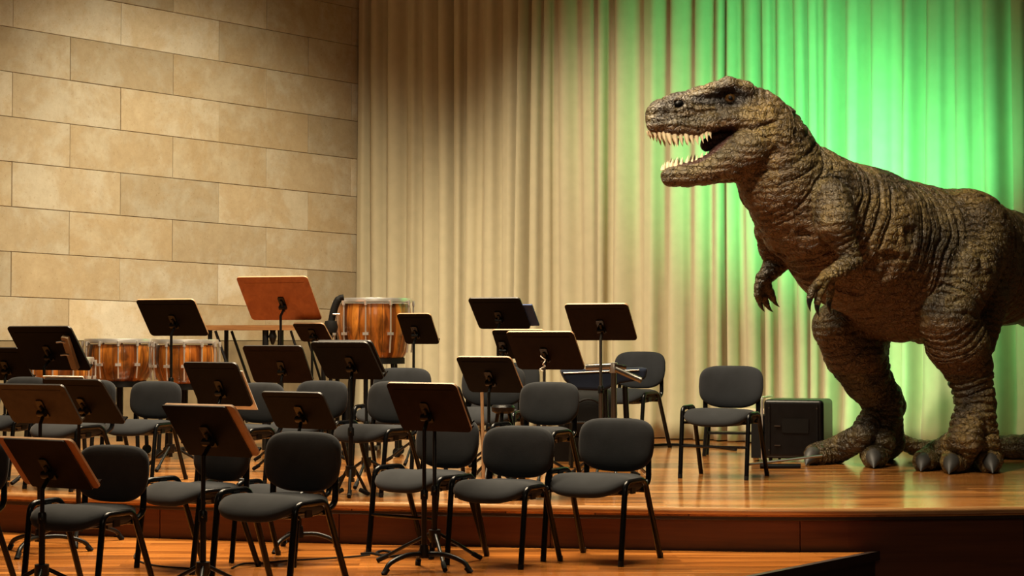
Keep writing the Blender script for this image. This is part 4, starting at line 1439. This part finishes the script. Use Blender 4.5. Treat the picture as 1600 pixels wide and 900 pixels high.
def surface_nets(f):
    ins = f < 0
    nx, ny, nz = f.shape
    cnt = np.zeros((nx - 1, ny - 1, nz - 1), dtype=np.uint8)
    corners = [(i, j, k) for i in (0, 1) for j in (0, 1) for k in (0, 1)]
    for i, j, k in corners:
        cnt += ins[i:nx - 1 + i, j:ny - 1 + j, k:nz - 1 + k]
    act = (cnt > 0) & (cnt < 8)
    I, J, K = np.nonzero(act)
    vid = np.full(act.shape, -1, dtype=np.int32)
    vid[I, J, K] = np.arange(len(I))
    val = {c: f[I + c[0], J + c[1], K + c[2]] for c in corners}
    acc = np.zeros((len(I), 3))
    num = np.zeros(len(I))
    for c in corners:
        for ax in range(3):
            if c[ax] == 0:
                d = list(c)
                d[ax] = 1
                va, vb = val[c], val[tuple(d)]
                cr = (va < 0) != (vb < 0)
                t = np.where(cr, va / np.where(cr, va - vb, 1), 0)
                p = np.array(c, dtype=float)[None, :] + np.zeros((len(I), 3))
                p[:, ax] += t
                acc += p * cr[:, None]
                num += cr
    vs = acc / num[:, None] + np.stack([I, J, K], 1)
    quads = []
    for ax in range(3):
        s0 = [slice(None)] * 3
        s1 = [slice(None)] * 3
        s0[ax] = slice(0, -1)
        s1[ax] = slice(1, None)
        a, b = ins[tuple(s0)], ins[tuple(s1)]
        e = a != b
        u, w = (ax + 1) % 3, (ax + 2) % 3
        idx = np.stack(np.nonzero(e), 1)
        ok = (idx[:, u] > 0) & (idx[:, w] > 0) & (idx[:, u] < f.shape[u] - 1) & (idx[:, w] < f.shape[w] - 1)
        idx = idx[ok]
        flip = a[tuple(idx.T)]
        def cell(du, dw):
            c = idx.copy()
            c[:, u] -= du
            c[:, w] -= dw
            return vid[tuple(c.T)]
        q = np.stack([cell(1, 1), cell(0, 1), cell(0, 0), cell(1, 0)], 1)
        q[~flip] = q[~flip][:, ::-1]
        quads.append(q)
    return vs, np.concatenate(quads)


dv, dq = surface_nets(field)
dv = mins + dv * VX
del field


# ---- skin relief, computed on the vertices
def vnoise(p, freq, seed=0):
    q = p * freq + seed * 17.3
    i = np.floor(q).astype(np.int64)
    f = q - i
    f = f * f * (3 - 2 * f)
    def hsh(x, y, z):
        h = (x * 374761393 + y * 668265263 + z * 2147483647 + seed * 974711) & 0xFFFFFFFF
        h = ((h ^ (h >> 13)) * 1274126177) & 0xFFFFFFFF
        return ((h ^ (h >> 16)) & 0xFFFF) / 65535.0
    out = 0
    for a in (0, 1):
        for b in (0, 1):
            for c in (0, 1):
                w = (f[:, 0] if a else 1 - f[:, 0]) * (f[:, 1] if b else 1 - f[:, 1]) * (f[:, 2] if c else 1 - f[:, 2])
                out = out + w * hsh(i[:, 0] + a, i[:, 1] + b, i[:, 2] + c)
    return out


best = np.full(len(dv), 9.0)
sval = np.zeros(len(dv))
amp_ = np.zeros(len(dv))
lam = np.full(len(dv), 0.1)
for a, b, ra, rb_, k, wr, s0 in prims:
    d, t = seg_dist(dv[:, 0], dv[:, 1], dv[:, 2], a, b, ra, rb_)
    if t is None:
        t = np.zeros(len(dv))
    m = d < best
    best[m] = d[m]
    sval[m] = s0 + t[m] * np.linalg.norm(b - a)
    amp_[m] = wr[0]
    lam[m] = wr[1]
n1, n2, n3, n4 = vnoise(dv, 6, 1), vnoise(dv, 15, 2), vnoise(dv, 34, 3), vnoise(dv, 3, 4)
phs = math.pi * sval / lam + 2.4 * (n1 - 0.5) + 0.8 * (n2 - 0.5) + 2.0 * (n4 - 0.5)
crease = 0.35 * np.abs(np.sin(phs)) - 1.1 * np.exp(-(np.sin(phs) / 0.34) ** 2) - 0.55 * np.exp(-(np.sin(phs * 2.13 + 2 * n1) / 0.30) ** 2) + 0.2
disp = amp_ * crease * (0.5 + 1.0 * n4)
disp += 0.007 * (0.5 - np.abs(n2 - 0.5) * 2) + 0.005 * (0.5 - np.abs(n3 - 0.5) * 2)

# tail tip: swings off to the right, drops and comes back along the floor behind the feet
tail_pts = [tuple(pr(bp, 1606, 426, 60)[0]), (4.95, 15.62, 1.02), (5.28, 15.40, 0.70), (5.36, 15.30, 0.38), (5.20, 15.38, 0.17), (4.80, 15.60, 0.12), (4.35, 15.76, 0.105), (3.85, 15.86, 0.092), (3.50, 15.86, 0.085), (3.30, 15.82, 0.17), (3.24, 15.80, 0.30)]
tail_r = [0.37, 0.31, 0.235, 0.19, 0.155, 0.13, 0.112, 0.092, 0.078, 0.060, 0.03]
tp = smooth_path(tail_pts, 14)
tr = np.interp(np.linspace(0, 1, len(tp)), np.linspace(0, 1, len(tail_r)), tail_r)
tr = tr * (1 + 0.05 * np.sin(np.arange(len(tp)) * 1.9))
tb_ = MB().tube(tp, list(tr), 24)
tv = np.array(tb_.v)
off = len(dv)
allv = np.concatenate([dv, tv])
me = bpy.data.meshes.new('dinosaur')
me.from_pydata(allv.tolist(), [], dq.tolist() + [tuple(i + off for i in f) for f in tb_.f])
me.update()
nr = np.zeros(len(allv) * 3)
me.vertices.foreach_get('normal', nr)
nr = nr.reshape(-1, 3)
allv[:off] += nr[:off] * disp[:, None]
allv[:, 2] = np.maximum(allv[:, 2], 0.002)
me.vertices.foreach_set('co', allv.reshape(-1))
me.polygons.foreach_set('use_smooth', [True] * len(me.polygons))
me.update()

# paint masks: belly, mouth lining, darkened eye hollows and nostrils
nax, nay = np.array(nbd), np.array(nh)
hb = np.array(Hb)
lat_h = (allv - hb) @ nay
flat = allv - np.where(lat_h < 0, 2 * lat_h, 0)[:, None] * nay   # fold the far half onto the near half
rel = flat - np.array(CP)
depth = rel @ np.array(FW)
hx = 800 + F * (rel @ np.array(RT)) / depth
hy = 450 - F * (rel @ np.array(UP)) / depth
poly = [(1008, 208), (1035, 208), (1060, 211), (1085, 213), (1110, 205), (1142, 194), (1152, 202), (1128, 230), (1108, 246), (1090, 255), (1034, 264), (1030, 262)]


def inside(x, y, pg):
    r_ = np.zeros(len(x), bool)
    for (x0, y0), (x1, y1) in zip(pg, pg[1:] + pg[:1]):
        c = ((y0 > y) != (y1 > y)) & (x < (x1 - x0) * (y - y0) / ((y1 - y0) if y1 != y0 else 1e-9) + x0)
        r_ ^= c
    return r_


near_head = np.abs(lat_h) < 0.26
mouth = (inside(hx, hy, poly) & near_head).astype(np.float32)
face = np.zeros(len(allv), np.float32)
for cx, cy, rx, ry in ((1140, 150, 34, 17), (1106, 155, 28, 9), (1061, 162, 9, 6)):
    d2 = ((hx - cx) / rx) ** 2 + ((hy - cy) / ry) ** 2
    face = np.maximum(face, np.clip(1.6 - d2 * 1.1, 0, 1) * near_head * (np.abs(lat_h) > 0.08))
lat_b = (allv - np.array(Bb)) @ nax
belly = np.clip((-nr[:, 2] * 0.9 + 0.15 - np.abs(lat_b) * 0.3) * 1.6, 0, 1) * (allv[:, 2] > 0.75)
for nm, arr in (('belly', belly), ('mouth', mouth), ('face_dark', face)):
    at = me.attributes.new(nm, 'FLOAT', 'POINT')
    at.data.foreach_set('value', arr.astype(np.float32))


def hide_mat():
    m, nt, b = new_mat('dinosaur_hide')
    v = coords(nt)
    n1 = N(nt, 'ShaderNodeTexNoise', Scale=3.0, Detail=6.0, Roughness=0.65)
    L(nt, v, n1.inputs['Vector'])
    c = ramp(nt, n1.outputs[0], [(0.25, (0.020, 0.012, 0.005)), (0.42, (0.060, 0.040, 0.013)), (0.58, (0.135, 0.095, 0.033)), (0.75, (0.070, 0.057, 0.017))])
    nb_ = N(nt, 'ShaderNodeTexNoise', Scale=1.1, Detail=3.0)
    L(nt, v, nb_.inputs['Vector'])
    c = mixc(nt, 0.8, c, ramp(nt, nb_.outputs[0], [(0.36, (0.52, 0.54, 0.46)), (0.5, (1, 1, 1)), (0.64, (1.32, 1.18, 0.85))]), 'MULTIPLY')
    # dark bands round trunk and tail
    wv = N(nt, 'ShaderNodeTexWave', Scale=1.1, Distortion=7.0, Detail=3.0)
    wv.inputs['Detail Scale'].default_value = 2.0
    L(nt, coords(nt, (1, 1, 0.25), (0, 0, R(40))), wv.inputs['Vector'])
    bands = ramp(nt, wv.outputs['Color'], [(0.3, (0.36, 0.33, 0.30)), (0.6, (1, 1, 1))])
    c = mixc(nt, 0.7, c, bands, 'MULTIPLY')
    at = nt.nodes.new('ShaderNodeAttribute')
    at.attribute_name = 'belly'
    c = mixc(nt, at.outputs['Fac'], c, (0.125, 0.068, 0.026))
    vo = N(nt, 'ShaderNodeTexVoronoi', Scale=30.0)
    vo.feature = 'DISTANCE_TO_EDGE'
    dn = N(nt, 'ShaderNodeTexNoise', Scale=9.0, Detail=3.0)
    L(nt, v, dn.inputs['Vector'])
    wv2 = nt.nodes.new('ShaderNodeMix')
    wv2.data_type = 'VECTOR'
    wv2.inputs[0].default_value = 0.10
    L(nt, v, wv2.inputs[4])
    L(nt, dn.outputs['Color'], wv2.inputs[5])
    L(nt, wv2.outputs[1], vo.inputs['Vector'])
    vo2 = N(nt, 'ShaderNodeTexVoronoi', Scale=75.0)
    vo2.feature = 'F1'
    L(nt, wv2.outputs[1], vo2.inputs['Vector'])
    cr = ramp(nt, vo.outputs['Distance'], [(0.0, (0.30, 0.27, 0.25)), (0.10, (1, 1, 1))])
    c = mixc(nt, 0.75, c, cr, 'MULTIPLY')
    hi = ramp(nt, vo2.outputs['Distance'], [(0.0, (1.25, 1.22, 1.15)), (0.6, (0.75, 0.75, 0.75))])
    c = mixc(nt, 0.6, c, hi, 'MULTIPLY')
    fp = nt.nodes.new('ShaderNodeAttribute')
    fp.attribute_name = 'face_dark'
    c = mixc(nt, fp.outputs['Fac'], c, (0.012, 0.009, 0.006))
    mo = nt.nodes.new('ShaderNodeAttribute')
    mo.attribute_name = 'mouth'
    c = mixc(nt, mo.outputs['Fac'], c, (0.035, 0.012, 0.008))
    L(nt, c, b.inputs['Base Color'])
    b.inputs['Roughness'].default_value = 0.40
    b.inputs['Specular IOR Level'].default_value = 0.45
    h1 = ramp(nt, vo.outputs['Distance'], [(0.0, (0, 0, 0)), (0.16, (1, 1, 1))])
    nrm_ = bump(nt, None, h1, 0.7, 0.010)
    n5 = N(nt, 'ShaderNodeTexNoise', Scale=26.0, Detail=5.0, Roughness=0.7)
    L(nt, v, n5.inputs['Vector'])
    nrm_ = bump(nt, None, n5.outputs[0], 0.8, 0.020, nrm_)
    wz = N(nt, 'ShaderNodeTexWave', Scale=5.5, Distortion=5.0, Detail=3.0)
    wz.bands_direction = 'Z'
    wz.inputs['Detail Scale'].default_value = 1.6
    L(nt, v, wz.inputs['Vector'])
    nrm_ = bump(nt, None, wz.outputs['Color'], 0.55, 0.016, nrm_)
    bump(nt, b, vo2.outputs['Distance'], 0.35, -0.006, nrm_)
    return m


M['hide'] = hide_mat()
M['ivory'] = flat_mat('ivory_tooth', (0.62, 0.50, 0.31), 0.3, noise=0.15, nscale=40)
M['claw'] = flat_mat('grey_horn_claw', (0.026, 0.024, 0.021), 0.55, noise=0.4, nscale=18)
M['dark_claw'] = flat_mat('black_horn_claw', (0.008, 0.007, 0.006), 0.3)
M['eye'] = flat_mat('amber_eye', (0.035, 0.016, 0.004), 0.12, coat=1.0)
M['pupil'] = flat_mat('black_pupil', (0.002, 0.002, 0.002), 0.4, spec=0.1)
M['tongue'] = flat_mat('dusky_tongue', (0.10, 0.030, 0.018), 0.35, noise=0.3)
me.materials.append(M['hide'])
dino = bpy.data.objects.new('dinosaur', me)
COL.objects.link(dino)
# real origin at the middle of the feet
dino_o = Vector((3.1, 14.6, 0.0))
me.transform(Matrix.Translation(-dino_o))
dino.location = dino_o
tag(dino, 'life-like brown tyrannosaur model standing open-mouthed at the right of the stage', 'dinosaur')


def horn_mesh(name, length, r0, curve, mat, n=8, seg=6, power=1.5):
    pts, rs = [], []
    for i in range(seg + 1):
        t = i / seg
        pts.append((0, curve * length * t * t, length * t))
        rs.append(max(r0 * (1 - t ** power), r0 * 0.05))
    o = MB().tube(pts, rs, n).build(name, mat, dino, smooth=True)
    return o


def put(o, base, direction, bendv, scale=(1, 1, 1)):
    z = direction.normalized()
    y = (bendv - z * bendv.dot(z)).normalized()
    x = y.cross(z)
    mt = Matrix((x, y, z)).transposed().to_4x4()
    mt.translation = base - dino_o
    o.matrix_basis = mt @ Matrix.Diagonal((*scale, 1))


def interp(xs, ys, x):
    return float(np.interp(x, xs, ys))


tooth0 = horn_mesh('tooth', 1.0, 0.26, 0.18, 'ivory', 8, 6)
first = [True]


def tooth(base, d, length, bend, fat=1.0):
    o = tooth0 if first[0] else tooth0.copy()
    if not first[0]:
        COL.objects.link(o)
        o.parent = dino
    first[0] = False
    put(o, base, d, bend, (length * fat, length * fat, length))


back = -Vector((-math.cos(PH2), -math.sin(PH2), 0))
UPT = [(1016, 9), (1023, 12), (1030, 13), (1037, 15), (1045, 20), (1054, 21), (1063, 17), (1072, 17), (1080, 14), (1088, 15), (1096, 14), (1103, 13), (1109, 10)]
LOT = [(1037, 9), (1043, 11), (1049, 13), (1056, 16), (1064, 14), (1073, 15), (1081, 10), (1088, 12), (1096, 13), (1103, 11)]
for s in (1, -1):
    for x, ln_ in UPT:
        lat = interp((1014, 1025, 1052, 1110), (0.02, 0.055, 0.105, 0.165), x)
        y = interp((1014, 1024, 1052, 1085, 1112), (203, 205, 206, 210, 203), x)
        b = hp(x, y, lat)
        if s < 0:
            b = b - nh * (2 * lat)
        l_ = (ln_ + 3) / F * b.y
        tooth(b, Vector((0, 0, -1)) + nh * 0.10 * s, l_ * (1.0 if s > 0 else 0.75), back, 0.92)
    for x, ln_ in LOT:
        lat = interp((1036, 1046, 1072, 1105), (0.015, 0.04, 0.085, 0.115), x)
        y = interp((1036, 1046, 1072, 1090, 1105), (266, 263, 259, 254, 247), x)
        b = hp(x, y, lat)
        if s < 0:
            b = b - nh * (2 * lat)
        l_ = (ln_ + 1) / F * b.y
        tooth(b, Vector((0, 0, 1)) + nh * 0.06 * s, l_, back, 0.9)

# tongue
tg_pts = [hp(1062, 264), hp(1085, 261), hp(1110, 250), hp(1135, 232)]
tgo = MB().tube(smooth_path([p - dino_o for p in tg_pts], 4), [0.02] + [0.045] * 11 + [0.05], 12).build('tongue', 'tongue', dino, smooth=True)
# eyes
for s in (1, -1):
    c = hp(1141, 154, 0.146)
    if s < 0:
        c = c - nh * 0.30
    eb = MB()
    eb.lathe([(0.041 * math.sin(math.pi * i / 10), -0.041 * math.cos(math.pi * i / 10)) for i in range(11)], 18)
    e_o = eb.build('eye', 'eye', dino, smooth=True, loc=c - dino_o)
    pdir = (nh * s + Vector((-0.35, -0.05, -0.05))).normalized()
    pb = MB()
    pb.lathe([(0.016 * math.sin(math.pi * i / 8), -0.006 * math.cos(math.pi * i / 8)) for i in range(9)], 14)
    p_o = pb.build('pupil', 'pupil', e_o, smooth=True)
    p_o.location = pdir * 0.0385
    p_o.rotation_euler = pdir.to_track_quat('Z', 'Y').to_euler()
# black plugs in the nostril holes, standing in for their shade
for s in (1, -1):
    c = hp(1061, 162, 0.112)
    if s < 0:
        c = c - nh * 0.224
    nb2 = MB()
    nb2.lathe([(0.03 * math.sin(math.pi * i / 8), -0.03 * math.cos(math.pi * i / 8)) for i in range(9)], 16)
    n_o = nb2.build('nostril_shade', 'pupil', dino, smooth=True, loc=c - dino_o)
    n_o.scale = (1.2, 0.8, 0.72)
    n_o.rotation_euler = (0, R(-12), PH2)
# toe claws and finger claws
claw0 = horn_mesh('toe_claw', 0.185, 0.070, 0.26, 'claw', 14, 10, 1.9)
cf = True
for t in near_toes + far_toes[:2]:
    (a, ra), (b, rb_) = t[-2], t[-1]
    o = claw0 if cf else claw0.copy()
    if not cf:
        COL.objects.link(o)
        o.parent = dino
    cf = False
    d = (b - a)
    d.z = 0
    if d.length < 0.06:
        d = Vector((-0.15, -1, 0))
    d = d.normalized() + Vector((0, -0.25, -0.28))
    put(o, b + d.normalized() * rb_ * 0.30 + Vector((0, 0, rb_ * 0.22)), d, Vector((0, 0, -1)), (rb_ / 0.088,) * 3)
fclaw = horn_mesh('finger_claw', 0.085, 0.021, 0.35, 'dark_claw', 8, 6)
cf = True
for t in nf + ff:
    (a, ra), (b, rb_) = t[-2], t[-1]
    o = fclaw if cf else fclaw.copy()
    if not cf:
        COL.objects.link(o)
        o.parent = dino
    cf = False
    d = (b - a).normalized()
    put(o, b, d + Vector((0, 0, -0.3)), Vector((0.6, 0.3, 0)))
